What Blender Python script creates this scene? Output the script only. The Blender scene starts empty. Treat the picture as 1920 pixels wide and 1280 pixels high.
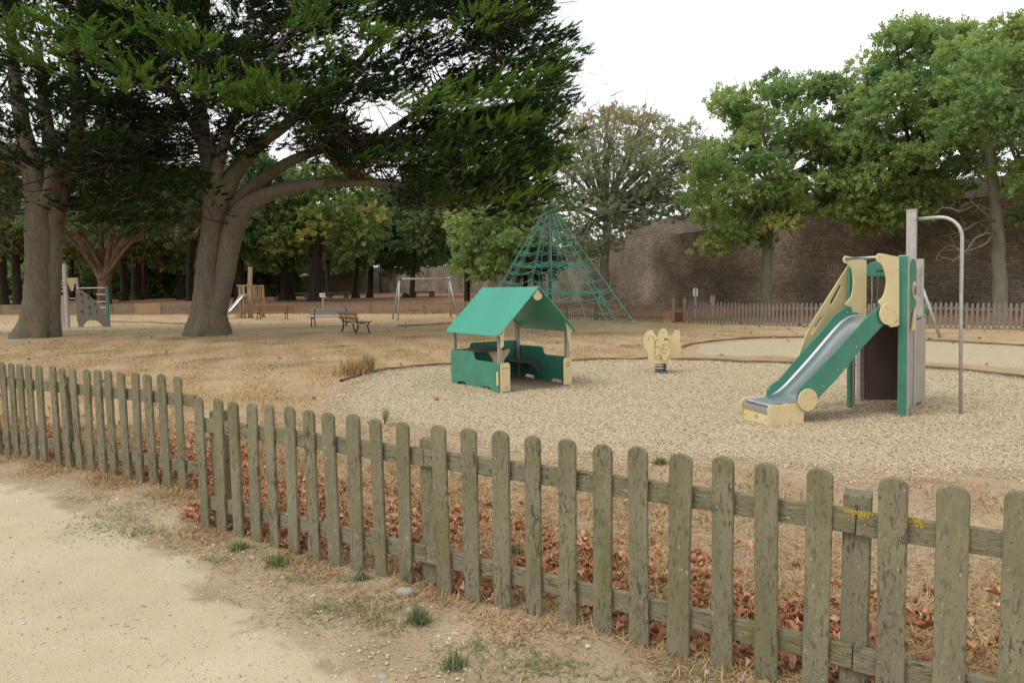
import bpy, math, random
import numpy as np
from mathutils import Vector, Matrix
from mathutils.geometry import delaunay_2d_cdt
R=math.radians
random.seed(7); rng=np.random.default_rng(11)
sc=bpy.context.scene; col=sc.collection
# ---------------------------------------------------------------- camera
F=1280.; H=1.6; PT=math.atan(100/1280.); RL=0.014
cd=bpy.data.cameras.new('camera'); cam=bpy.data.objects.new('camera',cd); col.objects.link(cam)
cd.sensor_width=36; cd.lens=24; cd.clip_start=.05; cd.clip_end=3000
cam.matrix_world=Matrix.Translation((0,0,H))@Matrix.Rotation(math.pi/2-PT,4,'X')@Matrix.Rotation(-RL,4,'Z')
sc.camera=cam
# ---------------------------------------------------------------- sky and sun (overcast)
SUN_EL,SUN_AZ=R(52),R(-118)      # azimuth measured from +Y towards +X
w=bpy.data.worlds.new('World'); sc.world=w; w.use_nodes=True
nt=w.node_tree; nt.nodes.clear()
def N(t,ty,**k):
    n=t.nodes.new(ty)
    for a,b in k.items(): setattr(n,a,b)
    return n
wo=N(nt,'ShaderNodeOutputWorld'); bg=N(nt,'ShaderNodeBackground'); sk=N(nt,'ShaderNodeTexSky',sky_type='NISHITA',sun_disc=False)
sk.sun_elevation=SUN_EL; sk.sun_rotation=SUN_AZ
bg.inputs[1].default_value=.1
tc=N(nt,'ShaderNodeTexCoord'); mp=N(nt,'ShaderNodeMapping'); mp.inputs['Scale'].default_value=(1,1,3)
nz=N(nt,'ShaderNodeTexNoise'); nz.inputs['Scale'].default_value=1.6; nz.inputs['Detail'].default_value=5
cr=N(nt,'ShaderNodeValToRGB'); cr.color_ramp.elements[0].position=.38; cr.color_ramp.elements[0].color=(.66,.68,.71,1)
cr.color_ramp.elements[1].position=.7; cr.color_ramp.elements[1].color=(1,1,1,1)
sc_=N(nt,'ShaderNodeVectorMath',operation='SCALE'); sc_.inputs['Scale'].default_value=12.0
mx=N(nt,'ShaderNodeMix',data_type='RGBA'); mx.inputs[0].default_value=.93
L=nt.links.new
L(tc.outputs['Generated'],mp.inputs[0]);L(mp.outputs[0],nz.inputs['Vector']);L(nz.outputs['Fac'],cr.inputs[0]);L(cr.outputs[0],sc_.inputs[0])
L(sk.outputs[0],mx.inputs[6]);L(sc_.outputs[0],mx.inputs[7]);L(mx.outputs[2],bg.inputs[0]);L(bg.outputs[0],wo.inputs[0])
sl=bpy.data.lights.new('sun','SUN'); sl.energy=1.5; sl.angle=R(24); sl.color=(1,.96,.9)
so=bpy.data.objects.new('sun',sl); col.objects.link(so)
sd=Vector((math.sin(SUN_AZ)*math.cos(SUN_EL),math.cos(SUN_AZ)*math.cos(SUN_EL),math.sin(SUN_EL)))
so.rotation_euler=sd.to_track_quat('Z','Y').to_euler(); so.location=sd*60
sc.view_settings.view_transform='Standard'; sc.view_settings.look='None'; sc.view_settings.exposure=0.20; sc.view_settings.gamma=1
sc.cycles.max_bounces=6; sc.cycles.diffuse_bounces=4; sc.cycles.glossy_bounces=3; sc.cycles.transmission_bounces=3
try: sc.cycles.use_denoising=True
except Exception: pass
# ---------------------------------------------------------------- survey helpers: photo pixel -> place in the world
def ray(px,py):
    x=(px-960)/F; y=(640-py)/F; c,s=math.cos(RL),math.sin(RL)
    xr=x*c+y*s; yr=-x*s+y*c
    return np.array([xr,math.cos(PT)+yr*math.sin(PT),-math.sin(PT)+yr*math.cos(PT)])
def V(px,py,Y):
    r=ray(px,py); return np.array([0,0,H])+r*Y/r[1]
FL_=[(-90,72),(-42,56.5),(-24,51),(-13.7,49),(-3.8,44.2),(2.7,34.8),(6.9,30.2),(10.9,26),(13.9,24),(16.9,22.4),(30,14)]
def sm(t): t=np.clip(t,0,1); return t*t*(3-2*t)
fx=np.array([p[0] for p in FL_]); fy=np.array([p[1] for p in FL_])
def gz(x,y):
    x=np.asarray(x,float); y=np.asarray(y,float)
    a=.06*sm((-x-1.9)/1.0)*(1-sm((y-10)/10))
    s=(y-np.interp(x,fx,fy))*.85
    b=(.75*sm(s/17)+.5*sm((s-17)/60))*(1-.6*sm((x+6)/12))
    return a+b
def gzf(x,y): return float(gz(x,y))
def G(px,py,z=0):
    r=ray(px,py); p=None; zz=z
    for _ in range(3):
        t=(zz-H)/r[2]; p=np.array([0,0,H])+r*t
        if p[1]>46: break
        zz=z+gzf(p[0],p[1])
    return p
def GP(px,py):
    p=G(px,py); return (float(p[0]),float(p[1]),gzf(p[0],p[1]))
# ---------------------------------------------------------------- tagging
def tag(o,label=None,cat=None,group=None,kind=None):
    if label: o['label']=label
    if cat: o['category']=cat
    if group: o['group']=group
    if kind: o['kind']=kind
    return o
def empty(name,loc,rz=0,label=None,cat=None,group=None):
    o=bpy.data.objects.new(name,None); col.objects.link(o); o.location=loc; o.rotation_euler=(0,0,rz); o.empty_display_size=.2
    return tag(o,label,cat,group)
# ---------------------------------------------------------------- materials
MATS={}
def rgb(c): return (c[0],c[1],c[2],1)
def pmat(name,base,dark=None,scale=6,rough=.6,metal=0,stretch=(1,1,1),amt=.5,bump=0,bscale=40,spots=None,spotscale=30,spotth=.62,coords='Object',rand=0,trans=0,spec=.5):
    m=bpy.data.materials.new(name); m.use_nodes=True; t=m.node_tree; b=t.nodes['Principled BSDF']; L=t.links.new
    b.inputs['Roughness'].default_value=rough; b.inputs['Metallic'].default_value=metal
    b.inputs['Specular IOR Level'].default_value=spec
    c=N(t,'ShaderNodeTexCoord'); src=c.outputs[coords]
    if rand:
        oi=N(t,'ShaderNodeObjectInfo'); ms=N(t,'ShaderNodeVectorMath',operation='SCALE'); ms.inputs[0].default_value=(37,53,71); L(oi.outputs['Random'],ms.inputs['Scale'])
        ad=N(t,'ShaderNodeVectorMath',operation='ADD'); L(src,ad.inputs[0]); L(ms.outputs[0],ad.inputs[1]); src=ad.outputs[0]
    mp=N(t,'ShaderNodeMapping'); mp.inputs['Scale'].default_value=stretch; L(src,mp.inputs[0])
    n=N(t,'ShaderNodeTexNoise'); n.inputs['Scale'].default_value=scale; n.inputs['Detail'].default_value=6; n.inputs['Roughness'].default_value=.62; L(mp.outputs[0],n.inputs['Vector'])
    r=N(t,'ShaderNodeValToRGB'); e=r.color_ramp.elements
    dark=dark or tuple(x*.7 for x in base)
    e[0].position=.5-.5*amt*.6; e[0].color=rgb(dark); e[1].position=.5+.5*amt*.6; e[1].color=rgb(base); L(n.outputs['Fac'],r.inputs[0])
    out=r.outputs[0]
    if spots:
        n2=N(t,'ShaderNodeTexNoise'); n2.inputs['Scale'].default_value=spotscale; n2.inputs['Detail'].default_value=3; L(mp.outputs[0],n2.inputs['Vector'])
        r2=N(t,'ShaderNodeMapRange'); r2.inputs['From Min'].default_value=spotth; r2.inputs['From Max'].default_value=spotth+.05; L(n2.outputs['Fac'],r2.inputs[0])
        x=N(t,'ShaderNodeMix',data_type='RGBA'); L(r2.outputs[0],x.inputs[0]); L(out,x.inputs[6]); x.inputs[7].default_value=rgb(spots); out=x.outputs[2]
    L(out,b.inputs['Base Color'])
    if bump:
        n3=N(t,'ShaderNodeTexNoise'); n3.inputs['Scale'].default_value=bscale; n3.inputs['Detail'].default_value=5; L(mp.outputs[0],n3.inputs['Vector'])
        bu=N(t,'ShaderNodeBump'); bu.inputs['Strength'].default_value=bump; bu.inputs['Distance'].default_value=.02; L(n3.outputs['Fac'],bu.inputs['Height']); L(bu.outputs[0],b.inputs['Normal'])
    MATS[name]=m; return m
def leafmat(name,stops,rough=.55,trans=.3,spec=.3):
    """colour from the per-leaf 'tint' attribute"""
    m=bpy.data.materials.new(name); m.use_nodes=True; t=m.node_tree; b=t.nodes['Principled BSDF']; L=t.links.new
    at=N(t,'ShaderNodeAttribute',attribute_name='tint'); r=N(t,'ShaderNodeValToRGB'); L(at.outputs['Fac'],r.inputs[0])
    e=r.color_ramp.elements
    while len(e)<len(stops): e.new(.5)
    for i,(p,c) in enumerate(stops): e[i].position=p; e[i].color=rgb(c)
    L(r.outputs[0],b.inputs['Base Color']); b.inputs['Roughness'].default_value=rough; b.inputs['Specular IOR Level'].default_value=spec
    if trans:
        tr=N(t,'ShaderNodeBsdfTranslucent'); L(r.outputs[0],tr.inputs[0]); mx=N(t,'ShaderNodeMixShader'); mx.inputs[0].default_value=trans
        o=t.nodes['Material Output']; L(b.outputs[0],mx.inputs[1]); L(tr.outputs[0],mx.inputs[2]); L(mx.outputs[0],o.inputs[0])
    MATS[name]=m; return m
# ---------------------------------------------------------------- mesh builder
class MB:
    def __init__(s): s.v=[]; s.f=[]
    def add(s,vs,fs):
        o=len(s.v); s.v+= [tuple(map(float,p)) for p in vs]; s.f+=[tuple(i+o for i in f) for f in fs]; return s
    def box(s,c,d,rz=0,M=None):
        x,y,z=[k/2 for k in d]; vs=[Vector((a*x,b*y,e*z)) for a in(-1,1) for b in(-1,1) for e in(-1,1)]
        if M is not None: vs=[M@q for q in vs]
        cc,ss=math.cos(rz),math.sin(rz)
        vs=[(c[0]+q.x*cc-q.y*ss,c[1]+q.x*ss+q.y*cc,c[2]+q.z) for q in vs]
        return s.add(vs,[(0,1,3,2),(4,6,7,5),(0,4,5,1),(2,3,7,6),(0,2,6,4),(1,5,7,3)])
    def beam(s,a,b,w,h):
        a=Vector(a);b=Vector(b);d=(b-a); l=d.length; d.normalize(); up=Vector((0,0,1)) if abs(d.z)<.95 else Vector((0,1,0))
        x=d.cross(up).normalized(); y=x.cross(d)
        vs=[p+x*i*w/2+y*j*h/2 for p in(a,b) for i,j in((-1,-1),(1,-1),(1,1),(-1,1))]
        return s.add(vs,[(3,2,1,0),(4,5,6,7),(0,1,5,4),(1,2,6,5),(2,3,7,6),(3,0,4,7)])
    def tube(s,pts,rad,n=8,flute=0,cap=True,seed=0,wob=0):
        P=[Vector(p) for p in pts]; k=len(P); rad=[rad]*k if not hasattr(rad,'__len__') else rad
        u=None; vs=[]; rr=random.Random(seed); ph=rr.random()*6
        for i,p in enumerate(P):
            t=(P[min(i+1,k-1)]-P[max(i-1,0)])
            t=t.normalized() if t.length>1e-9 else Vector((0,0,1))
            if u is None: u=t.orthogonal().normalized()
            u=(u-t*u.dot(t)); u=u.normalized() if u.length>1e-6 else t.orthogonal().normalized(); v=t.cross(u)
            for j in range(n):
                a=2*math.pi*j/n; fl=1
                if flute: fl=1+flute[i]*(.6*math.sin(5*a+ph)+.4*math.sin(8*a+ph*2.3)) 
                if wob: fl*=1+wob*(rr.random()-.5)
                q=p+(u*math.cos(a)+v*math.sin(a))*rad[i]*fl; vs.append(q)
        fs=[(i*n+j,i*n+(j+1)%n,(i+1)*n+(j+1)%n,(i+1)*n+j) for i in range(k-1) for j in range(n)]
        if cap: fs+=[tuple(range(n))[::-1],tuple(range((k-1)*n,k*n))]
        return s.add(vs,fs)
    def plate(s,out,holes,a0,a1,axis='y'):
        """flat board: outline (p,q) extruded a0..a1 along axis; axis y: p=x,q=z; x: p=y,q=z; z: p=x,q=y"""
        def P(p,q,a): return {'y':(p,a,q),'x':(a,p,q),'z':(p,q,a)}[axis]
        loops=[out]+holes
        if not holes:
            n=len(out); vs=[P(p,q,a0) for p,q in out]+[P(p,q,a1) for p,q in out]
            return s.add(vs,[tuple(range(n)),tuple(range(2*n-1,n-1,-1))]+[(i,i+n,(i+1)%n+n,(i+1)%n) for i in range(n)])
        pv=[];ed=[]
        for l in loops:
            o=len(pv); pv+=[Vector(q) for q in l]; ed+=[(o+i,o+(i+1)%len(l)) for i in range(len(l))]
        r=delaunay_2d_cdt(pv,ed,[],0,1e-6); vv,ff=r[0],r[2]
        keep=[f for f in ff if inside(sum((vv[i].x for i in f))/3,sum((vv[i].y for i in f))/3,out) and not any(inside(sum((vv[i].x for i in f))/3,sum((vv[i].y for i in f))/3,h) for h in holes)]
        n=len(vv); s.add([P(q.x,q.y,a0) for q in vv]+[P(q.x,q.y,a1) for q in vv],[tuple(f) for f in keep]+[tuple(i+n for i in reversed(f)) for f in keep])
        for l in loops:
            m=len(l); s.add([P(p,q,a0) for p,q in l]+[P(p,q,a1) for p,q in l],[(i,i+m,(i+1)%m+m,(i+1)%m) for i in range(m)])
        return s
    def build(s,name,mat,parent=None,bevel=0,smooth=False,uv=None):
        me=bpy.data.meshes.new(name); me.from_pydata(s.v,[],s.f); me.update()
        import bmesh; bm=bmesh.new(); bm.from_mesh(me); bmesh.ops.recalc_face_normals(bm,faces=bm.faces); bm.to_mesh(me); bm.free()
        if mat: me.materials.append(mat if not isinstance(mat,str) else MATS[mat])
        if smooth:
            me.polygons.foreach_set('use_smooth',[True]*len(me.polygons))
        o=bpy.data.objects.new(name,me); col.objects.link(o)
        if parent: o.parent=parent
        if bevel:
            b=o.modifiers.new('bevel','BEVEL'); b.width=bevel; b.segments=2; b.limit_method='ANGLE'; b.angle_limit=R(40)
        return o
def inside(x,y,poly):
    c=False; j=len(poly)-1
    for i in range(len(poly)):
        xi,yi=poly[i];xj,yj=poly[j]
        if (yi>y)!=(yj>y) and x<(xj-xi)*(y-yi)/(yj-yi)+xi: c=not c
        j=i
    return c
def smooth_out(pts,it=2,closed=True):
    for _ in range(it):
        q=[]; n=len(pts)
        for i in range(n if closed else n-1):
            a=pts[i];b=pts[(i+1)%n]; q+=[(a[0]*.75+b[0]*.25,a[1]*.75+b[1]*.25),(a[0]*.25+b[0]*.75,a[1]*.25+b[1]*.75)]
        if not closed: q=[pts[0]]+q+[pts[-1]]
        pts=q
    return pts
def circ(cx,cy,r,n=24,ry=None): return [(cx+r*math.cos(2*math.pi*i/n),cy+(ry or r)*math.sin(2*math.pi*i/n)) for i in range(n)]
def slot(x0,y0,x1,y1,r,n=6):
    a=math.atan2(y1-y0,x1-x0); o=[]
    for i in range(n+1): t=a+math.pi/2+math.pi*i/n; o.append((x0+r*math.cos(t),y0+r*math.sin(t)))
    for i in range(n+1): t=a-math.pi/2+math.pi*i/n; o.append((x1+r*math.cos(t),y1+r*math.sin(t)))
    return o
_bolt={}
def bolt(parent,loc,axis='y',r=.011,d=-1):
    k=(axis,r,d)
    if k not in _bolt:
        m=MB(); ax={'x':Vector((1,0,0)),'y':Vector((0,1,0)),'z':Vector((0,0,1))}[axis]*d
        m.tube([ax*-.002,ax*.004,ax*.008],[r,r,r*.55],8); _bolt[k]=m.build('bolt','steel',parent); o=_bolt[k]
    else:
        o=_bolt[k].copy(); col.objects.link(o); o.parent=parent
    o.location=loc; return o
# fast scatter of a small prototype: origins (M,3), frames (M,3,3) rows = axes, scales (M)
def scatter(name,mat,parent,proto,faces,patt,O,Fm,S,T,tipamt=0.0):
    proto=np.asarray(proto,float); K=len(proto); M=len(O)
    S=np.asarray(S); S=S[:,None,None] if S.ndim==1 else S[:,None,:]
    Vv=np.einsum('mkj,mji->mki',np.broadcast_to(proto,(M,K,3))*S,Fm)+O[:,None,:]
    fa=np.array([f for f in faces]); nf,fs=fa.shape
    FI=(fa[None]+ (np.arange(M)*K)[:,None,None]).reshape(-1)
    me=bpy.data.meshes.new(name); me.vertices.add(M*K); me.vertices.foreach_set('co',Vv.reshape(-1).astype(np.float32))
    me.loops.add(len(FI)); me.loops.foreach_set('vertex_index',FI.astype(np.int32))
    me.polygons.add(M*nf); me.polygons.foreach_set('loop_start',(np.arange(M*nf)*fs).astype(np.int32))
    try: me.polygons.foreach_set('loop_total',np.full(M*nf,fs,np.int32))
    except Exception: pass
    a=me.attributes.new('tint','FLOAT','POINT')
    tv=np.clip(np.asarray(T)[:,None]+np.asarray(patt)[None,:]*tipamt,0,1)
    a.data.foreach_set('value',tv.reshape(-1).astype(np.float32))
    me.update(calc_edges=True); me.validate()
    me.materials.append(MATS[mat] if isinstance(mat,str) else mat)
    o=bpy.data.objects.new(name,me); col.objects.link(o)
    if parent: o.parent=parent
    return o
def frames(D,up=None,roll=None):
    """rows: x=D, y=side, z=normal"""
    D=D/np.linalg.norm(D,axis=1,keepdims=True); M=len(D)
    U=rng.normal(size=(M,3)) if up is None else up
    Y=np.cross(U,D); Y/=np.linalg.norm(Y,axis=1,keepdims=True)+1e-9; Z=np.cross(D,Y)
    return np.stack([D,Y,Z],axis=1)
def join_attr(): pass
# ================================================================ MATERIALS
pmat('steel',(.50,.49,.47),(.36,.35,.34),scale=8,rough=.38,metal=.85)
pmat('galv',(.55,.53,.50),(.42,.40,.37),scale=10,rough=.5,metal=.5)
pmat('grey_post',(.36,.33,.29),(.27,.24,.21),scale=9,rough=.6,stretch=(1,1,.15))
pmat('chute',(.66,.67,.69),(.58,.59,.61),scale=2,rough=.30,metal=.95,stretch=(1,3,1),amt=.5)
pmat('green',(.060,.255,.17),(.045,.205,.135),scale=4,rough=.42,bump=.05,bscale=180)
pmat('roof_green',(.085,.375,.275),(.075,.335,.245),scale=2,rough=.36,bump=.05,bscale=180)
pmat('cream',(.74,.62,.34),(.66,.54,.29),scale=3,rough=.5,bump=.04,bscale=150,spots=(.67,.57,.31),spotscale=5,spotth=.60)
pmat('edge_brown',(.10,.07,.05),(.07,.05,.035),scale=8,rough=.7)
pmat('brown_panel',(.13,.095,.08),(.11,.078,.064),scale=5,rough=.7)
pmat('floor_brown',(.16,.12,.09),(.30,.23,.15),scale=7,rough=.85,amt=.9)
pmat('dark_slot',(.03,.025,.02),rough=.8)
pmat('rope_green',(.17,.48,.40),(.12,.38,.31),scale=30,rough=.8)
pmat('rope_grey',(.22,.20,.17),rough=.9)
pmat('mast_grey',(.12,.14,.14),rough=.5)
pmat('iron',(.055,.04,.03),(.03,.022,.018),scale=12,rough=.6)
pmat('bench_wood',(.33,.165,.06),(.21,.10,.04),scale=7,stretch=(1,12,12),rough=.55)
pmat('grey_wood',(.56,.53,.48),(.42,.39,.35),scale=7,stretch=(1,12,12),rough=.8)
pmat('pale_wood',(.46,.31,.20),(.36,.235,.145),scale=6,stretch=(6,6,1),rough=.75)
pmat('white_paint',(.75,.76,.78),(.7,.7,.72),scale=4,rough=.5)
pmat('climb_grey',(.24,.21,.18),(.18,.155,.13),scale=5,rough=.8)
pmat('hold_green',(.06,.26,.17),rough=.6); pmat('hold_brown',(.16,.09,.05),rough=.7)
pmat('new_fence',(.42,.27,.15),(.32,.20,.11),scale=8,stretch=(6,6,1),rough=.8)
pmat('far_fence_grey',(.27,.24,.19),(.14,.12,.095),scale=3,stretch=(6,6,1.2),rough=.9,amt=.9)
pmat('far_fence',(.33,.26,.17),(.17,.13,.085),scale=3,stretch=(6,6,1.2),rough=.9,amt=.9)
pmat('spring_green',(.02,.12,.11),rough=.4)
pmat('line_dark',(.17,.12,.05),rough=.8)
pmat('yellow',(.75,.55,.06),rough=.6)
pmat('bark',(.215,.19,.145),(.12,.103,.078),scale=3.2,stretch=(1,1,.35),rough=.95,bump=1.0,bscale=13,spots=(.30,.29,.23),spotscale=22,spotth=.68,amt=.8,spec=.15)
def bark_extra():
    t=MATS['bark'].node_tree; b=t.nodes['Principled BSDF']; L=t.links.new; src=b.inputs['Base Color'].links[0].from_socket; tc=[n for n in t.nodes if n.type=='TEX_COORD'][0].outputs['Object']
    def lay(src,scale,lo,hi,c,st=(1,1,.5)):
        m=N(t,'ShaderNodeMapping'); m.inputs['Scale'].default_value=st; L(tc,m.inputs[0]); n=N(t,'ShaderNodeTexNoise'); n.inputs['Scale'].default_value=scale; n.inputs['Detail'].default_value=6; L(m.outputs[0],n.inputs['Vector'])
        r=N(t,'ShaderNodeMapRange'); r.inputs['From Min'].default_value=lo; r.inputs['From Max'].default_value=hi; L(n.outputs['Fac'],r.inputs[0]); x=N(t,'ShaderNodeMix',data_type='RGBA'); L(r.outputs[0],x.inputs[0]); L(src,x.inputs[6]); x.inputs[7].default_value=rgb(c); return x.outputs[2]
    src=lay(src,.7,.50,.68,(.18,.18,.095)); src=lay(src,1.1,.60,.72,(.26,.15,.10)); src=lay(src,26,.52,.60,(.14,.11,.083),(1,1,.16)); L(src,b.inputs['Base Color'])
    n=N(t,'ShaderNodeTexVoronoi'); n.feature='DISTANCE_TO_EDGE'; n.inputs['Scale'].default_value=9; m=N(t,'ShaderNodeMapping'); m.inputs['Scale'].default_value=(1,1,.14); L(tc,m.inputs[0]); L(m.outputs[0],n.inputs['Vector'])
    bu=[q for q in t.nodes if q.type=='BUMP'][0]; b2=N(t,'ShaderNodeBump'); b2.inputs['Strength'].default_value=.28; b2.inputs['Distance'].default_value=.05; L(n.outputs['Distance'],b2.inputs['Height']); L(bu.outputs[0],b2.inputs['Normal']); L(b2.outputs[0],b.inputs['Normal'])
bark_extra()
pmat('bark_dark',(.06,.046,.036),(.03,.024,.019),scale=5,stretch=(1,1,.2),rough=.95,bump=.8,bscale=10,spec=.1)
pmat('bark_red',(.20,.12,.075),(.10,.06,.04),scale=2.2,rough=.9,bump=.6,bscale=6,spec=.15)
pmat('bark_mossy',(.29,.28,.21),(.16,.15,.11),scale=4,stretch=(1,1,.4),rough=.95,bump=.7,bscale=9,amt=.9,spec=.1)
pmat('twig',(.11,.075,.055),(.06,.042,.03),scale=3,rough=.95,spec=.1)
pmat('lichen_twig',(.25,.25,.16),(.14,.13,.09),scale=6,rough=.95,spec=.1)
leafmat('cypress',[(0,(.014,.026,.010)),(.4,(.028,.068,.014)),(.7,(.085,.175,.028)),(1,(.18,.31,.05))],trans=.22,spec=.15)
leafmat('oak',[(0,(.14,.24,.09)),(.4,(.27,.40,.125)),(.8,(.39,.50,.15)),(.98,(.47,.52,.16)),(1,(.48,.36,.13))],trans=.5)
leafmat('chestnut',[(0,(.22,.27,.14)),(.5,(.37,.42,.22)),(.72,(.45,.41,.22)),(.88,(.48,.33,.18)),(1,(.46,.26,.15))],trans=.5)
leafmat('woods',[(0,(.05,.10,.04)),(.5,(.12,.21,.065)),(.85,(.21,.28,.075)),(1,(.36,.30,.08))],trans=.45)
leafmat('woods_yellow',[(0,(.08,.15,.045)),(.5,(.19,.28,.07)),(.78,(.33,.34,.08)),(1,(.48,.34,.07))],trans=.45)
leafmat('woods_brown',[(0,(.07,.09,.04)),(.5,(.15,.17,.06)),(.8,(.23,.18,.07)),(1,(.32,.17,.06))],trans=.4)
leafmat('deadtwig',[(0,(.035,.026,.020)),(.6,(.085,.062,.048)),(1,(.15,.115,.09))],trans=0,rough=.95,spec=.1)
leafmat('fallen',[(0,(.24,.095,.045)),(.3,(.46,.20,.10)),(.65,(.64,.34,.18)),(.9,(.74,.52,.34)),(1,(.30,.33,.12))],rough=.7,trans=.1)
leafmat('straw',[(0,(.22,.12,.05)),(.5,(.42,.27,.12)),(.9,(.55,.41,.21)),(1,(.22,.22,.09))],rough=.8,trans=.1)
leafmat('green_blade',[(0,(.13,.17,.08)),(.6,(.22,.27,.13)),(1,(.40,.35,.18))],rough=.6,trans=.25)
leafmat('chips',[(0,(.36,.27,.17)),(.3,(.50,.39,.25)),(.7,(.60,.49,.32)),(.95,(.70,.60,.42)),(1,(.72,.67,.57))],rough=.85,trans=0)
leafmat('pebbles',[(0,(.28,.22,.15)),(.2,(.46,.38,.25)),(.8,(.60,.50,.35)),(1,(.55,.55,.55))],rough=.85,trans=0)
def picket_mat():
    m=pmat('weathered',(.272,.248,.163),(.168,.152,.093),scale=5,stretch=(1.6,1.6,.35),rough=.92,bump=.5,bscale=42,rand=1,amt=.95,spec=.15)
    t=m.node_tree; b=t.nodes['Principled BSDF']; L=t.links.new
    src=b.inputs['Base Color'].links[0].from_socket; mp=[n for n in t.nodes if n.type=='MAPPING'][0]
    def layer(src,scale,st,th,wd,colr,rand2,mask=False):
        mm=N(t,'ShaderNodeMapping'); mm.inputs['Scale'].default_value=st; mm.inputs['Location'].default_value=(rand2,rand2*2,0)
        ad=[n for n in t.nodes if n.type=='VECT_MATH' and n.operation=='ADD'][0]; L(ad.outputs[0],mm.inputs[0])
        n=N(t,'ShaderNodeTexNoise'); n.inputs['Scale'].default_value=scale; n.inputs['Detail'].default_value=4; n.inputs['Roughness'].default_value=.6; L(mm.outputs[0],n.inputs['Vector'])
        r=N(t,'ShaderNodeMapRange'); r.inputs['From Min'].default_value=th; r.inputs['From Max'].default_value=th+wd; L(n.outputs['Fac'],r.inputs[0])
        fo=r.outputs[0]
        if mask:
            n5=N(t,'ShaderNodeTexNoise'); n5.inputs['Scale'].default_value=7; n5.inputs['Detail'].default_value=3; L(mm.outputs[0],n5.inputs['Vector'])
            r5=N(t,'ShaderNodeMapRange'); r5.inputs['From Min'].default_value=.40; r5.inputs['From Max'].default_value=.62; L(n5.outputs['Fac'],r5.inputs[0]); mu=N(t,'ShaderNodeMath',operation='MULTIPLY'); L(fo,mu.inputs[0]); L(r5.outputs[0],mu.inputs[1]); fo=mu.outputs[0]
        x=N(t,'ShaderNodeMix',data_type='RGBA'); L(fo,x.inputs[0]); L(src,x.inputs[6]); x.inputs[7].default_value=rgb(colr); return x.outputs[2]
    src=layer(src,4,(1,1,.5),.5,.2,(.16,.155,.075),3)        # green algae
    src=layer(src,48,(1.3,1.3,.42),.53,.08,(.085,.08,.052),9,mask=True); src=layer(src,95,(1.2,1.2,.5),.60,.06,(.09,.083,.052),14); src=layer(src,7,(1.4,1.4,.3),.60,.16,(.13,.118,.075),5)  # dark flecks
    src=layer(src,60,(1,1,.5),.66,.04,(.42,.38,.29),21)    # pale scuffs
    L(src,b.inputs['Base Color']); return m
picket_mat()
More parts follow.
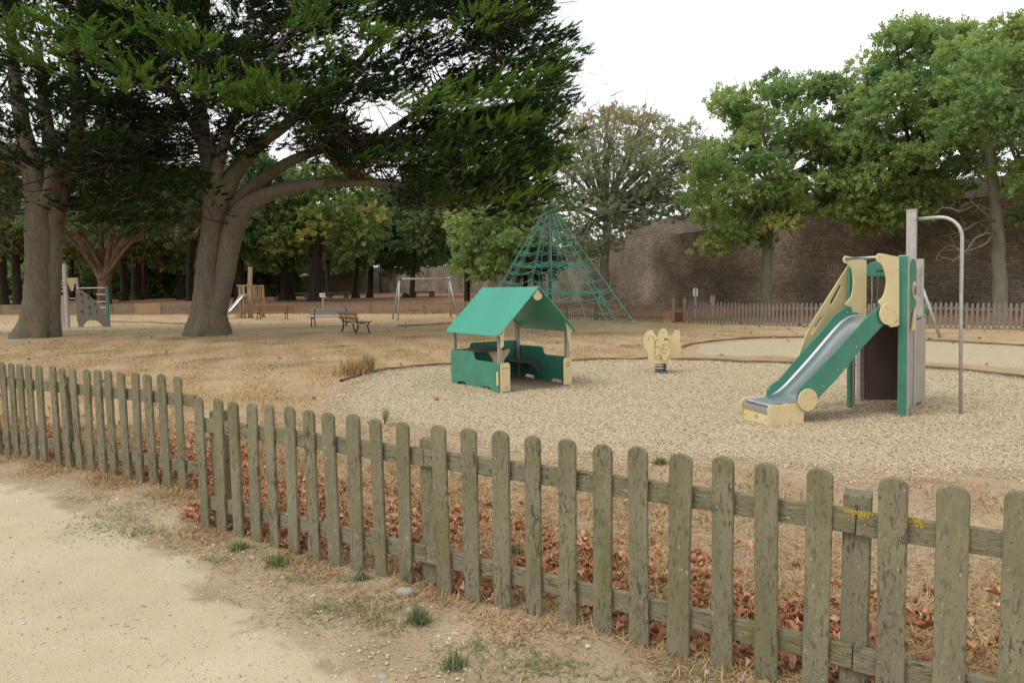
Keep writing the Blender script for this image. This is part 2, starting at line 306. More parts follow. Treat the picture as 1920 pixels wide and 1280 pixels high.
# ground materials in world coordinates, so the sheets meet without a colour step
def ground_mat(name,kind):
    m=bpy.data.materials.new(name); m.use_nodes=True; t=m.node_tree; b=t.nodes['Principled BSDF']; L=t.links.new
    b.inputs['Roughness'].default_value=.95; b.inputs['Specular IOR Level'].default_value=.1
    g=N(t,'ShaderNodeNewGeometry'); pos=g.outputs['Position']
    def noise(s,d=5,ro=.6):
        n=N(t,'ShaderNodeTexNoise'); n.inputs['Scale'].default_value=s; n.inputs['Detail'].default_value=d; n.inputs['Roughness'].default_value=ro; L(pos,n.inputs['Vector']); return n.outputs['Fac']
    def ramp(f,st):
        r=N(t,'ShaderNodeValToRGB'); e=r.color_ramp.elements
        while len(e)<len(st): e.new(.5)
        for i,(p,c) in enumerate(st): e[i].position=p; e[i].color=rgb(c)
        L(f,r.inputs[0]); return r.outputs[0]
    def mix(f,a,c):
        x=N(t,'ShaderNodeMix',data_type='RGBA'); 
        if hasattr(f,'links'): L(f,x.inputs[0])
        else: x.inputs[0].default_value=f
        L(a,x.inputs[6])
        if isinstance(c,tuple): x.inputs[7].default_value=rgb(c)
        else: L(c,x.inputs[7])
        return x.outputs[2]
    def rng_(f,a,c):
        r=N(t,'ShaderNodeMapRange'); r.inputs['From Min'].default_value=a; r.inputs['From Max'].default_value=c; L(f,r.inputs[0]); return r.outputs[0]
    def math_(op,a,c):
        x=N(t,'ShaderNodeMath',operation=op); L(a,x.inputs[0])
        if hasattr(c,'links'): L(c,x.inputs[1])
        else: x.inputs[1].default_value=c
        return x.outputs[0]
    def attr(n): 
        a=N(t,'ShaderNodeAttribute',attribute_name=n); return a.outputs['Fac']
    # dry soil and straw
    dirt=ramp(noise(2.2,7,.65),[(.3,(.33,.24,.155)),(.55,(.44,.34,.22)),(.75,(.52,.42,.275))])
    dirt=mix(rng_(noise(55,3),.5,.72),dirt,(.26,.18,.10))
    big=ramp(noise(.55,6,.6),[(.32,(.37,.26,.145)),(.5,(.48,.355,.20)),(.68,(.55,.43,.26))])
    fine=rng_(noise(28,4,.7),.42,.66)
    lawn=mix(fine,big,(.34,.235,.13))
    lawn=mix(rng_(noise(.9,5),.62,.72),lawn,(.15,.16,.065))
    litter=ramp(noise(9,5,.7),[(.3,(.15,.08,.045)),(.5,(.27,.135,.075)),(.68,(.38,.235,.13))])
    def jag(a,s=3,k=.5): # attribute with ragged edge
        return rng_(math_('ADD',a,math_('MULTIPLY',math_('SUBTRACT',noise(s,5,.7),.5),k*2)),.42,.6)
    if kind=='ground':
        c=mix(jag(attr('lawn')),dirt,lawn)
        c=mix(jag(attr('litter'),5,.45),c,litter)
        c=mix(jag(attr('sand'),.7,.5),c,(.46,.36,.22))
        bh=noise(30,6,.7); bs=.6
    elif kind=='path':
        sand=ramp(noise(1.3,7,.6),[(.3,(.46,.37,.235)),(.5,(.54,.445,.29)),(.7,(.59,.49,.33))])
        sand=mix(rng_(noise(120,3),.58,.72),sand,(.33,.26,.17))
        sand=mix(rng_(noise(75,2),.66,.74),sand,(.66,.58,.44))
        c=mix(jag(attr('edge'),2.2,.60),dirt,sand); bh=noise(70,6,.7); bs=.35
    elif kind=='gravel':
        v=N(t,'ShaderNodeTexVoronoi'); v.inputs['Scale'].default_value=48; L(pos,v.inputs['Vector'])
        sp=N(t,'ShaderNodeSeparateColor'); L(v.outputs['Color'],sp.inputs[0])
        gr=ramp(sp.outputs[0],[(.0,(.30,.23,.145)),(.35,(.47,.38,.245)),(.75,(.57,.475,.32)),(1,(.66,.58,.44))])
        gr=mix(rng_(noise(.8,5),.35,.75),gr,(.51,.42,.275))
        gr=mix(rng_(v.outputs['Distance'],.012,.02),gr,gr)
        c=mix(jag(attr('edge'),2.6,.55),dirt,gr)
        bh=math_('MULTIPLY',v.outputs['Distance'],-1.0); bs=.6
    elif kind=='sand':
        c=mix(jag(attr('edge'),.9,.5),lawn,ramp(noise(1.1,6),[(.3,(.40,.31,.19)),(.7,(.50,.40,.25))])); bh=noise(40,5); bs=.3
    L(c,b.inputs['Base Color'])
    bu=N(t,'ShaderNodeBump'); bu.inputs['Strength'].default_value=bs; bu.inputs['Distance'].default_value=.03; L(bh,bu.inputs['Height']); L(bu.outputs[0],b.inputs['Normal'])
    MATS[name]=m; return m
for k in('ground','path','gravel','sand'): ground_mat('mat_'+k,k)
# ================================================================ GROUND
def axis_pts(lo,hi,d0,g,c):
    """spacing d0 around c growing outwards"""
    a=[c]; d=d0
    while a[-1]<hi: a.append(a[-1]+d); d=max(d0,abs(a[-1]-c)*g)
    b=[c]; d=d0
    while b[-1]>lo: b.append(b[-1]-d); d=max(d0,abs(b[-1]-c)*g)
    return np.array(sorted(set(b[1:]+a)))
xs=axis_pts(-700,700,.11,.035,0); ys=axis_pts(-60,900,.11,.03,3.5)
XX,YY=np.meshgrid(xs,ys); nx,ny=len(xs),len(ys)
def hnoise(x,y):
    return (.012*np.sin(2.1*x+.7*y+1)*np.sin(1.3*y-.4*x)+.008*np.sin(5.3*x-1.9*y)+.006*np.sin(7.7*y+2.9*x+2))*np.clip(1-(y-6)/30,0.2,1)
ZZ=gz(XX,YY)+hnoise(XX,YY)
FP=[tuple(G(20,680,.90)[:2]),tuple(G(337,708,.90)[:2])]
FQ=[tuple(G(375,742,.90)[:2]),tuple(G(1681,893,.90)[:2])]
def fence_y(x):
    (a,b),(c,d)=FP; (e,f),(g_,h)=FQ
    y1=b+(x-a)*(d-b)/(c-a); y2=f+(x-e)*(h-f)/(g_-e)
    return np.where(x<(c+e)/2,y1,y2)
def mkgrid():
    idx=np.arange(nx*ny).reshape(ny,nx)
    fa=np.stack([idx[:-1,:-1],idx[:-1,1:],idx[1:,1:],idx[1:,:-1]],-1).reshape(-1,4)
    me=bpy.data.meshes.new('ground'); me.from_pydata(np.stack([XX,YY,ZZ],-1).reshape(-1,3).tolist(),[],fa.tolist()); me.update()
    x=XX.reshape(-1);y=YY.reshape(-1)
    fl=np.interp(x,fx,fy); s=y-fl
    d=y-fence_y(x)                                   # beyond the near fence
    lit=sm((s+2.2)/1.5)*.62*(1-.45*sm((x+8)/6)) + .0
    lit=np.maximum(lit,sm((s-.5)/3)*.8)
    near=np.exp(-((d-.75)/.55)**2)*(.42+.28*np.clip(-x/1.2,-.7,1))
    lit=np.maximum(lit,near*(y<9))
    lawn=sm((d-.1)/.5)*.75*(y<200)
    lawn=np.where((y<12.5)&(x>-2.6),lawn*.55,lawn)
    lawn=np.where(d<0,.30*np.exp(-(d/.35)**2),lawn)
    sand=np.zeros_like(x)
    def band(px,py,wx,wy,a):
        nonlocal sand
        p=G(px,py); sand=np.maximum(sand,a*np.exp(-((x-p[0])/wx)**2-((y-p[1])/wy)**2))
    band(540,622,7,2.2,.62); band(700,606,6,3,.6); band(1100,640,6,3,.62); band(380,622,4,1,.5); band(900,625,7,4,.5); band(1150,620,5,3,.55); band(60,650,3,1.2,.4)
    band(500,605,5,3,.5)
    for n_,v_ in(('litter',lit),('lawn',lawn),('sand',sand)):
        a=me.attributes.new(n_,'FLOAT','POINT'); a.data.foreach_set('value',v_.astype(np.float32))
    me.polygons.foreach_set('use_smooth',[True]*len(me.polygons))
    me.materials.append(MATS['mat_ground']); o=bpy.data.objects.new('ground',me); col.objects.link(o); tag(o,kind='structure')
mkgrid()
def zat(x,y):
    return float(gz(x,y)+hnoise(np.asarray(x,float),np.asarray(y,float)))
def zat_np(x,y): return gz(x,y)+hnoise(x,y)
def sheet(name,outline,mat,lift,step,edgew):
    o=smooth_out(outline,2); xsx=[p[0] for p in o]; ysy=[p[1] for p in o]
    pv=[Vector(p) for p in o]; ed=[(i,(i+1)%len(o)) for i in range(len(o))]
    P=np.array(o)
    gx=np.arange(min(xsx),max(xsx),step); gy=np.arange(min(ysy),max(ysy),step)
    for x in gx:
        for y in gy:
            if inside(x,y,o): pv.append(Vector((x+random.uniform(-.2,.2)*step,y+random.uniform(-.2,.2)*step)))
    r=delaunay_2d_cdt(pv,ed,[],1,1e-5); vv=r[0]
    Q=np.array([(v.x,v.y) for v in vv]); A=P;B=np.roll(P,-1,0); dist=np.full(len(Q),1e9)
    for a,b_ in zip(A,B):
        ab=b_-a; tt=np.clip(((Q-a)@ab)/(ab@ab+1e-12),0,1); dist=np.minimum(dist,np.linalg.norm(Q-(a+tt[:,None]*ab),axis=1))
    me=bpy.data.meshes.new(name); me.from_pydata([(v.x,v.y,zat(v.x,v.y)+lift-(lift+.02)*(1-min(1,d_/(step*1.2)))) for v,d_ in zip(vv,dist)],[],[list(f) for f in r[2]]); me.update()
    at=me.attributes.new('edge','FLOAT','POINT'); at.data.foreach_set('value',np.clip(dist/edgew,0,1).astype(np.float32))
    me.polygons.foreach_set('use_smooth',[True]*len(me.polygons))
    me.materials.append(MATS[mat]); ob=bpy.data.objects.new(name,me); col.objects.link(ob); tag(ob,kind='structure'); return ob
PATH=[tuple(G(*p)[:2]) for p in[(-700,880),(-150,880),(0,882),(130,902),(250,945),(370,1000),(460,1055),(560,1125),(680,1180),(810,1225),(930,1285),(1040,1400)]]+[(.6,.2),(1.5,-3),(-8,-3),(-14,2)]
sheet('path',PATH,'mat_path',.008,.16,.62)
KERB=[tuple(G(*p)[:2]) for p in[(585,757),(600,738),(640,716),(700,696),(770,688),(845,684),(960,679),(1090,676),(1200,673),(1320,675),(1430,680),(1600,684),(1740,690),(1830,697),(1920,707),(2080,726)]]
GRAV=KERB+[tuple(G(*p)[:2]) for p in[(2250,860),(2100,900),(1920,905),(1760,905),(1600,893),(1450,885),(1300,872),(1150,872),(1000,862),(900,845),(800,820),(700,802),(620,780)]]
sheet('gravel_bed',GRAV,'mat_gravel',.010,.2,.85)
K2=[tuple(G(*p)[:2]) for p in[(1290,668),(1270,655),(1300,644),(1380,636),(1500,632),(1640,634),(1760,640),(1920,648),(2100,655)]]
FAR=K2+[tuple(G(*p)[:2]) for p in[(2100,700),(1920,697),(1800,685),(1700,680),(1500,672),(1380,670)]]
sheet('gravel_bed_far',FAR,'mat_gravel',.009,.5,.6)
FAR2=[tuple(G(*p)[:2]) for p in[(-150,608),(0,606),(200,606),(360,607),(520,612),(440,616),(300,618),(200,621),(0,623),(-150,624)]]
sheet('sand_bed',FAR2,'mat_sand',.01,1.2,1.2)
# kerbs round the beds
def kerb(line,w_,h_,name):
    pts=smooth_out(line,2,False); m=MB(); n=len(pts); vs=[];fs=[]
    rr=random.Random(3)
    for i,(x,y) in enumerate(pts):
        a=pts[max(i-1,0)];b=pts[min(i+1,n-1)]; dx,dy=b[0]-a[0],b[1]-a[1]; l=math.hypot(dx,dy)+1e-9; nx_,ny_=-dy/l,dx/l; z=zat(x,y); hh=h_*rr.uniform(.7,1.2)
        vs+=[(x-nx_*w_/2,y-ny_*w_/2,z-.05),(x-nx_*w_/2*.8,y-ny_*w_/2*.8,z+hh),(x+nx_*w_/2*.8,y+ny_*w_/2*.8,z+hh),(x+nx_*w_/2,y+ny_*w_/2,z-.05)]
    for i in range(n-1):
        for j in range(3): fs.append((i*4+j,(i+1)*4+j,(i+1)*4+j+1,i*4+j+1))
    m.add(vs,fs); pm=m.build(name,'edge_kerb',None,smooth=False); tag(pm,kind='structure')
pmat('edge_kerb',(.20,.145,.10),(.12,.085,.06),scale=5,rough=.9,coords='Object',bump=.5,bscale=30)
kerb(KERB[2:],.07,.045,'kerb'); kerb(K2[1:],.08,.05,'kerb_far')
kerb([tuple(G(*p)[:2]) for p in[(745,612),(800,609),(860,606),(920,606)]],.08,.05,'kerb_swing')
kerb([tuple(G(*p)[:2]) for p in[(190,603),(260,604),(330,607),(400,610)]],.1,.05,'kerb_climber')
# ================================================================ SCATTERED GROUND STUFF
def samp(n,x0,x1,y0,y1,fn):
    """points (x,y) with acceptance fn(x,y)->0..1"""
    out=[];tot=0
    while tot<n:
        x=rng.uniform(x0,x1,n*2);y=rng.uniform(y0,y1,n*2); k=rng.random(n*2)<fn(x,y); out.append(np.stack([x[k],y[k]],1)); tot+=k.sum()
        if len(out)>200: break
    return np.concatenate(out)[:n]
def poly_mask(x,y,poly):
    c=np.zeros(len(x),bool); P=poly; j=len(P)-1
    for i in range(len(P)):
        xi,yi=P[i];xj,yj=P[j]
        with np.errstate(divide='ignore',invalid='ignore'):
            t=((yi>y)!=(yj>y))&(x<(xj-xi)*(y-yi)/(yj-yi+1e-12)+xi)
        c^=t; j=i
    return c
def infov(x,y,m=.06): return (np.abs(x)<(.75+m)*y+.15)&(y>.8)
def yaw_frames(M,tilt):
    a=rng.uniform(0,2*math.pi,M); D=np.stack([np.cos(a),np.sin(a),rng.normal(0,tilt,M)],1); U=np.tile([0,0,1.],(M,1))+rng.normal(0,tilt,(M,3)); return frames(D,U)
# stones: squashed irregular pyramid
st_v=[(-.5,-.32,-.1),(.45,-.42,-.1),(.5,.35,-.1),(-.4,.42,-.1),(-.15,-.1,.34),(.22,.12,.3)]
st_f=[(0,1,5),(0,5,4),(1,2,5),(2,3,5),(3,4,5),(3,0,4)]
def edged(x,y,poly):
    d=np.full(len(x),9.)
    for (a,b),(c,e) in zip(poly,poly[1:]+poly[:1]):
        l2=(c-a)**2+(e-b)**2+1e-9; t=np.clip(((x-a)*(c-a)+(y-b)*(e-b))/l2,0,1); d=np.minimum(d,np.hypot(x-a-t*(c-a),y-b-t*(e-b)))
    return np.where(poly_mask(x,y,poly),d,-d)
def chipd(x,y):
    d=edged(x,y,GRAV); nz_=(np.sin(2.9*x+1.1*y)+np.sin(4.7*y-2*x)+np.sin(9*x+5*y))/3
    far=y>np.interp(x,[p[0] for p in KERB],[p[1] for p in KERB])-.03
    return infov(x,y)*np.where(far&(x>-2.4),0,np.clip((d+.25+.3*nz_)/.8,0,1)**1.5)*np.clip(7./y,0,1)**1.5
P=samp(84000,-6,12,3.6,15,chipd)
M=len(P); O=np.column_stack([P,zat_np(P[:,0],P[:,1])+.012]); O[:,2]+=rng.uniform(0,.006,M)
S=rng.uniform(.008,.024,(M,3))*np.array([1.25,.75,.7])*(1+np.clip(O[:,1:2]-6,0,8)*.05)
tag(scatter('gravel_stones','chips',None,st_v,st_f,np.zeros(6),O,yaw_frames(M,.35),S,rng.beta(2,2,M)),kind='stuff')
P=samp(6500,-5,2,.9,7,lambda x,y: infov(x,y)*poly_mask(x,y,PATH)*np.clip(2.5/y,0,1))
M=len(P); O=np.column_stack([P,zat_np(P[:,0],P[:,1])+.009]); S=(.004+.010*rng.random(M)**3+.012*(rng.random(M)>.985))[:,None]*rng.uniform(.7,1.5,(M,3))
tag(scatter('path_pebbles','pebbles',None,st_v,st_f,np.zeros(6),O,yaw_frames(M,.2),S,rng.random(M)),kind='stuff')
P=samp(1600,-4,4,1.2,5.5,lambda x,y: infov(x,y)*(y<fence_y(x)+.6)*(~poly_mask(x,y,PATH)))
M=len(P); O=np.column_stack([P,zat_np(P[:,0],P[:,1])+.002]); S=(.006+.02*rng.random(M)**4)[:,None]*rng.uniform(.7,1.5,(M,3))
tag(scatter('verge_stones','pebbles',None,st_v,st_f,np.zeros(6),O,yaw_frames(M,.2),S,rng.random(M)),kind='stuff')
# dry leaf: lobed blade, curled
lv=[(0,0,0)];
for i in range(11):
    a=2*math.pi*i/11; r=(.5 if i%2==0 else .39)*(1.1 if i in(0,2,9) else .88); x,y=r*math.cos(a),r*math.sin(a); lv.append((x,y*.55,1.0*(abs(y)**1.5)+.55*x*x+(.09 if i%3 else -.06)))
lf=[(0,i+1,(i+1)%11+1) for i in range(11)]
lt=[0]+[.12*((i*7)%3-1) for i in range(11)]
def leafdens(x,y):
    d=y-fence_y(x)
    base=np.exp(-((d-.60)/.62)**2)*np.clip(1.25-.45*np.abs(x+1.7),.14,1)
    base=np.maximum(base,.50*np.exp(-((d-.55)/.60)**2)*(x>-.6))
    clump=(np.sin(3.1*x+1.7*y)+np.sin(5.3*y-2.2*x+1)+np.sin(8.9*x+3*y))/3
    return base*np.clip(.62+.95*clump,.06,1)*(d>.03)*infov(x,y,.2)
P=samp(5600,-7,3.2,1.6,9,leafdens)
M=len(P); O=np.column_stack([P,zat_np(P[:,0],P[:,1])+.004+rng.random(M)**2*.022])
tag(scatter('fallen_leaves','fallen',None,lv,lf,lt,O,yaw_frames(M,.45),rng.uniform(.035,.10,M)[:,None]*rng.uniform(.75,1.2,(M,3))*np.array([1,.85,1.15]),np.clip(rng.beta(2,2.2,M)*1.0,0,.95)),kind='stuff')
P=samp(2600,-45,20,4,52,lambda x,y: infov(x,y)*(y-fence_y(x)>.3)*np.clip(.10+.9*sm((y-np.interp(x,fx,fy)+3.0)/2),0,1)*np.where(poly_mask(x,y,GRAV),.04,1)*np.clip((y-4)/6,.5,1))
M=len(P); O=np.column_stack([P,zat_np(P[:,0],P[:,1])+.015])
tag(scatter('scattered_leaves','fallen',None,lv,lf,lt,O,yaw_frames(M,.4),rng.uniform(.07,.15,M),rng.beta(2.2,2,M)*.95),kind='stuff')
# blades of dry grass
bv=[(0,-.03,0),(0,.03,0),(.5,.022,.10),(.5,-.022,.10),(1,0,.02)]
bf3=[(0,1,2),(0,2,3),(3,2,4)]
def blades(name,mat,P,lmin,lmax,lie,tint,wd=1.0):
    M=len(P); a=rng.uniform(0,2*math.pi,M); el=np.clip(rng.normal(lie,.35,M),-.02,1.5)
    D=np.stack([np.cos(a)*np.cos(el),np.sin(a)*np.cos(el),np.sin(el)],1)
    O=np.column_stack([P,zat_np(P[:,0],P[:,1])+.004]); Lh=rng.uniform(lmin,lmax,M)
    S=np.stack([Lh,np.full(M,wd*.09),Lh],1)
    return scatter(name,mat,None,bv,bf3,np.zeros(5),O,frames(D,np.tile([0,0,1.],(M,1))+rng.normal(0,.2,(M,3))),S,tint)
def strawd(x,y):
    d=y-fence_y(x); c=(np.sin(2.3*x+3.7*y)+np.sin(6.1*x-4.2*y+1)+np.sin(11*x+7*y))/3
    return infov(x,y,.1)*np.clip(np.where(d>0,np.exp(-(d/1.9)**2)*(.75+.35*c),np.exp(-((d+.05)/.28)**2)*(.45+.7*c)),0,1)*(~poly_mask(x,y,GRAV))
P=samp(90000,-6,4,1.3,8,strawd)
tag(blades('dry_grass','straw',P,.025,.085,.22,np.clip(rng.beta(2.5,2,len(P))*.95+.05*(rng.random(len(P))>.9),0,1)),kind='stuff')
P=samp(70000,-16,8,4.5,24,lambda x,y: infov(x,y)*(y-fence_y(x)>.9)*(~poly_mask(x,y,GRAV))*(~poly_mask(x,y,FAR))*np.clip(7/y,0,1)**.8*np.clip(.5+.5*np.sin(1.9*x+.6*y)*np.sin(1.3*y-x)+.4*np.sin(5*x+2*y),.12,1))
tag(blades('dry_lawn','straw',P,.03,.085,.5,np.clip(rng.beta(2.5,2,len(P))*.93+.2*(rng.random(len(P))>.965),0,1),1.5),kind='stuff')
# patches of green grass lying flat on the verge and in the litter
gp=[(195,975,.10),(225,990,.08),(215,997,.12),(245,1000,.06),(285,998,.05),(165,933,.06),(235,950,.07),(405,1055,.05),(450,1030,.06),(530,1050,.08),(640,1130,.14),(690,1140,.08),(600,1140,.06),(660,1085,.05),(560,1085,.05),(720,1170,.06),(890,1210,.05),(930,1240,.10),(1210,1280,.10),(1320,1255,.08),(960,1035,.04),(350,905,.08),(300,930,.05),(190,850,.12),(160,830,.08),(575,910,.07),(1235,873,.08),(1410,912,.10),(435,712,.15),(540,748,.12),(1040,1260,.06),(560,880,.05),(1005,1250,.05)]
PP=[]
for px,py,s in gp:
    g=G(px,py); n=int(1500*s); q=rng.normal(0,1,(n,2))*np.array([s*1.3,s*.7])*(1+g[1]/14); PP.append(q+g[:2])
P=np.concatenate(PP); tag(blades('green_grass','green_blade',P,.02,.06,.35,rng.beta(1.6,2,len(P)),1.0),kind='stuff')
P=samp(9000,-14,5,13,26,lambda x,y: infov(x,y)*(~poly_mask(x,y,GRAV))*np.clip((np.sin(.9*x+1.3*y)+np.sin(2.1*x-1.1*y+2)-1.1),0,1))
tag(blades('lawn_green_patches','green_blade',P,.03,.07,.5,rng.beta(2,2,len(P))*.9,1.6),kind='stuff')
# single tufts one can point to
def tuft(name,px,py,n,r,l,mat,label,cat,el=1.0,tint=(1.6,2),group=None,mix=None):
    p=GP(px,py); e=None; M=n
    a=rng.uniform(0,2*math.pi,M); e_=np.clip(rng.normal(el,.3,M),.1,1.5)
    D=np.stack([np.cos(a)*np.cos(e_),np.sin(a)*np.cos(e_),np.sin(e_)],1); O=np.column_stack([rng.normal(0,r,M),rng.normal(0,r,M),np.zeros(M)])
    Lh=rng.uniform(l*.4,l,M); S=np.stack([Lh,np.full(M,.12*max(1,p[1]/6)),Lh],1)
    o=scatter(name,mat,None,bv,bf3,np.zeros(5),O,frames(D,np.tile([0,0,1.],(M,1))+rng.normal(0,.3,(M,3))),S,rng.beta(*tint,M))
    o.location=(p[0],p[1],zat(p[0],p[1])); tag(o,label,cat,group); return o
gr='grass tufts along the near fence'
tuft('grass_tuft',785,1160,170,.022,.10,'green_blade','green grass tuft on the dirt just below the fence post with no lichen','grass tuft',group=gr)
tuft('grass_tuft',852,1245,120,.018,.09,'green_blade','spiky green grass tuft lowest in the dirt verge, near the bottom edge','grass tuft',group=gr)
tuft('grass_tuft',520,1055,130,.03,.08,'green_blade','blue-green grass tuft at the picket feet with an orange leaf beside it','grass tuft',group=gr)
tuft('grass_tuft',447,1030,110,.025,.09,'green_blade','yellowing grass tuft at the foot of the pickets near the fence step','grass tuft',tint=(4,1.5),group=gr)
tuft('grass_tuft',966,1040,90,.016,.08,'green_blade','small green tuft behind the pickets among brown leaves','grass tuft',group=gr)
tuft('grass_tuft',676,1085,90,.02,.07,'green_blade','yellow-green grass tuft touching the foot of a picket','grass tuft',tint=(3,2),group=gr)
tuft('grass_tuft',1238,874,180,.02,.08,'green_blade','low green tuft at the near edge of the gravel bed','grass tuft')
t_=tuft('weed_clump',662,702,300,.14,.40,'straw','tall dry reddish grass clump at the lawn edge left of the playhouse','grass clump',el=1.15,tint=(2.2,2))
g2=tuft('weed_clump',690,699,130,.05,.5,'green_blade','upright green weed stems on the right of the dry grass clump','weed',el=1.35,tint=(3,2))
# seedling plants
def seedling(px,py,h,label):
    p=GP(px,py); e=empty('seedling',(p[0],p[1],zat(p[0],p[1])),0,label,'plant'); m=MB(); k=4
    Os=[];Ds=[]
    for i in range(k):
        a=i*2.4; q=Vector((math.cos(a)*.04,math.sin(a)*.04,h*random.uniform(.7,1))); m.tube([(0,0,0),q*.5+Vector((0,0,.01)),q],[.003,.0025,.0015],5)
        for j in range(14): t=.25+.75*j/14; Os.append(q*t); b=j*2.2; Ds.append((math.cos(b),math.sin(b),.4))
    m.build('stem','twig',e)
    Os=np.array([list(o) for o in Os]); n=len(Os)
    scatter('foliage','oak',e,[(0,0,0),(.5,.28,.05),(1,0,0),(.5,-.28,.05)],[(0,1,2,3)],np.zeros(4),Os,frames(np.array(Ds),np.tile([0,0,1.],(n,1))),np.full(n,.055),rng.uniform(.4,.9,n))
seedling(722,800,.22,'small leafy seedling in the gravel just beyond the pickets')
seedling(697,806,.10,'tiny reddish seedling beside a taller one behind the pickets')
# loose stones on the verge
for (px,py,s,lab) in[(760,1112,.045,'pale rounded stone lying against the foot of the near fence post'),(718,1265,.022,'blue-grey pebble on the path near the bottom edge'),(1085,1202,.016,'white chip on the dirt at the foot of a picket')]:
    p=GP(px,py); m=MB(); vs=[]; nn=10
    for i in range(7):
        th=math.pi*i/6
        for j in range(nn): ph=2*math.pi*j/nn; r=1+random.uniform(-.12,.12); vs.append((s*1.2*r*math.sin(th)*math.cos(ph),s*.8*r*math.sin(th)*math.sin(ph),s*.6*r*math.cos(th)))
    m.add(vs,[(i*nn+j,i*nn+(j+1)%nn,(i+1)*nn+(j+1)%nn,(i+1)*nn+j) for i in range(6) for j in range(nn)])
    o=m.build('stone','stone_mat' if 'stone_mat' in MATS else pmat('stone_mat',(.42,.38,.32),(.3,.27,.22),scale=20,rough=.9),None,smooth=True); o.location=(p[0],p[1],zat(p[0],p[1])+s*.25); tag(o,lab,'stone')
# ================================================================ NEAR PICKET FENCE
fence=empty('picket_fence',(0,0,0),0,'weathered grey-green wooden picket fence with round-topped pickets across the foreground','fence')
PH=.93
def picket_mesh(wd,h,th,seed):
    rr=random.Random(seed); o=[(-wd/2,0),(-wd/2+.001,h*.5),(-wd/2,h-wd*.36)]
    for i in range(1,10):
        a=math.pi-math.pi*i/10; o.append((wd/2*math.cos(a)*1.0,h-wd*.36+wd*.36*math.sin(a)))
    o+=[(wd/2,h-wd*.36),(wd/2-.001,h*.5),(wd/2,0)]
    m=MB(); m.plate(o,[],-th/2,th/2,'y'); return m
pm=[]
for i in range(5):
    o=picket_mesh(.093+.003*(i-2),PH+.0,.021,i).build('picket','weathered',fence,bevel=.006); pm.append(o)
def place(o,loc,rz): o.location=loc; o.rotation_euler=(random.uniform(-.012,.012),random.uniform(-.016,.016),rz); o.scale=(random.uniform(.955,1.03),random.uniform(.85,1.15),1); return o
def onl(px,py,A,B):
    r=ray(px,py); s=r[0]/r[1]; dx,dy=B[0]-A[0],B[1]-A[1]
    t=(s*A[1]-A[0])/(dx-s*dy); return A[0]+dx*t,A[1]+dy*t
nused=0
def pickets(pxs,y0,y1,A,B,zoff):
    global nused
    ang=math.atan2(B[1]-A[1],B[0]-A[0]); ends=[]
    for k,px in enumerate(pxs):
        y=y0+(y1-y0)*(px-pxs[0])/(pxs[-1]-pxs[0]); x_,y_=onl(px,y,A,B)
        if nused<5: o=pm[nused]
        else: o=pm[nused%5].copy(); col.objects.link(o); o.parent=fence
        nused+=1
        place(o,(x_,y_,zoff+random.uniform(-.008,.006)-.03),ang); ends.append((x_,y_))
    return ends,ang
def more_pickets(x0,n):
    (e,f),(g_,h)=FQ; k=(h-f)/(g_-e); ang=math.atan2(h-f,g_-e); out=[]
    for i in range(n):
        x=x0+.155*i; o=pm[i%5].copy(); col.objects.link(o); o.parent=fence; place(o,(x,f+(x-e)*k,-.03),ang); out.append((x,f+(x-e)*k))
    return out,ang
def rail(a,b,z,ext,ang,name='rail',h=.092):
    nv=(-math.sin(ang),math.cos(ang)); d=(math.cos(ang),math.sin(ang)); off=.0255
    m=MB(); L_=math.hypot(b[0]-a[0],b[1]-a[1])+2*ext; m.box((0,0,0),(L_,.03,h)); o=m.build(name,'weathered_h',fence,bevel=.004)
    o.location=((a[0]+b[0])/2+nv[0]*off,(a[1]+b[1])/2+nv[1]*off,z); o.rotation_euler=(0,0,ang); return o
mh=MATS['weathered'].copy(); mh.name='weathered_h'; MATS['weathered_h']=mh
for n in mh.node_tree.nodes:
    if n.type=='MAPPING': s_=n.inputs['Scale'].default_value; a_,c_=s_[0],s_[2]; n.inputs['Scale'].default_value=(c_,a_,a_)
panels=[([3-84,3-67,3-51,3-34,3-17,3,20,36,53,70.5],680-11,683,FP,.06),([98.5,117.5,139,159,182,203,228,251,278,303,332.5],686,708,FP,.06),
 ([373.5,405,437,470,505,541,579.5,619,662,707.5,754],742,792,FQ,0),([827,880.5,938,998,1063,1129,1199,1273,1357,1443,1536.5],797,878,FQ,0),([1681,1793,1913,2045,2185,2340],893,965,FQ,-.005)]
ends=[]
for pxs,y0,y1,(A,B),zo in panels:
    e_,ang=pickets(pxs,y0,y1,A,B,zo); ends.append((e_,ang,zo))
for _ in range(1):
    x0=ends[-1][0][-1][0]+.155; e_,ang=more_pickets(x0,11); ends.append((e_,ang,-.005))
for i,(e_,ang,zo) in enumerate(ends):
    def gap(j,k):
        if j<0 or j>=len(ends): return .10
        q=ends[j][0][k]; p_=e_[0] if k==-1 else e_[-1]; return math.hypot(p_[0]-q[0],p_[1]-q[1])/2-.0015
    l=gap(i-1,-1); r=gap(i+1,0)
    if i==1: r=.165
    if i==2: l=.045
    d0=(math.cos(ang),math.sin(ang)); a_=(e_[0][0]-d0[0]*l,e_[0][1]-d0[1]*l); b_=(e_[-1][0]+d0[0]*r,e_[-1][1]+d0[1]*r)
    rail(a_,b_,zo+.705,0,ang); rail(a_,b_,zo+.175,0,ang)
def post(a,b,zo,ang,lab=None,top=.80,off=.085,w_=.095):
    nv=(-math.sin(ang),math.cos(ang)); x=(a[0]+b[0])/2; y=(a[1]+b[1])/2
    m=MB(); m.box((0,0,top/2-.06),(w_,w_,top+.12)); o=m.build('post','weathered',fence,bevel=.005); o.location=(x+nv[0]*off,y+nv[1]*off,zo); o.rotation_euler=(0,0,ang)
    if lab: o['label']=lab
    return (x,y)
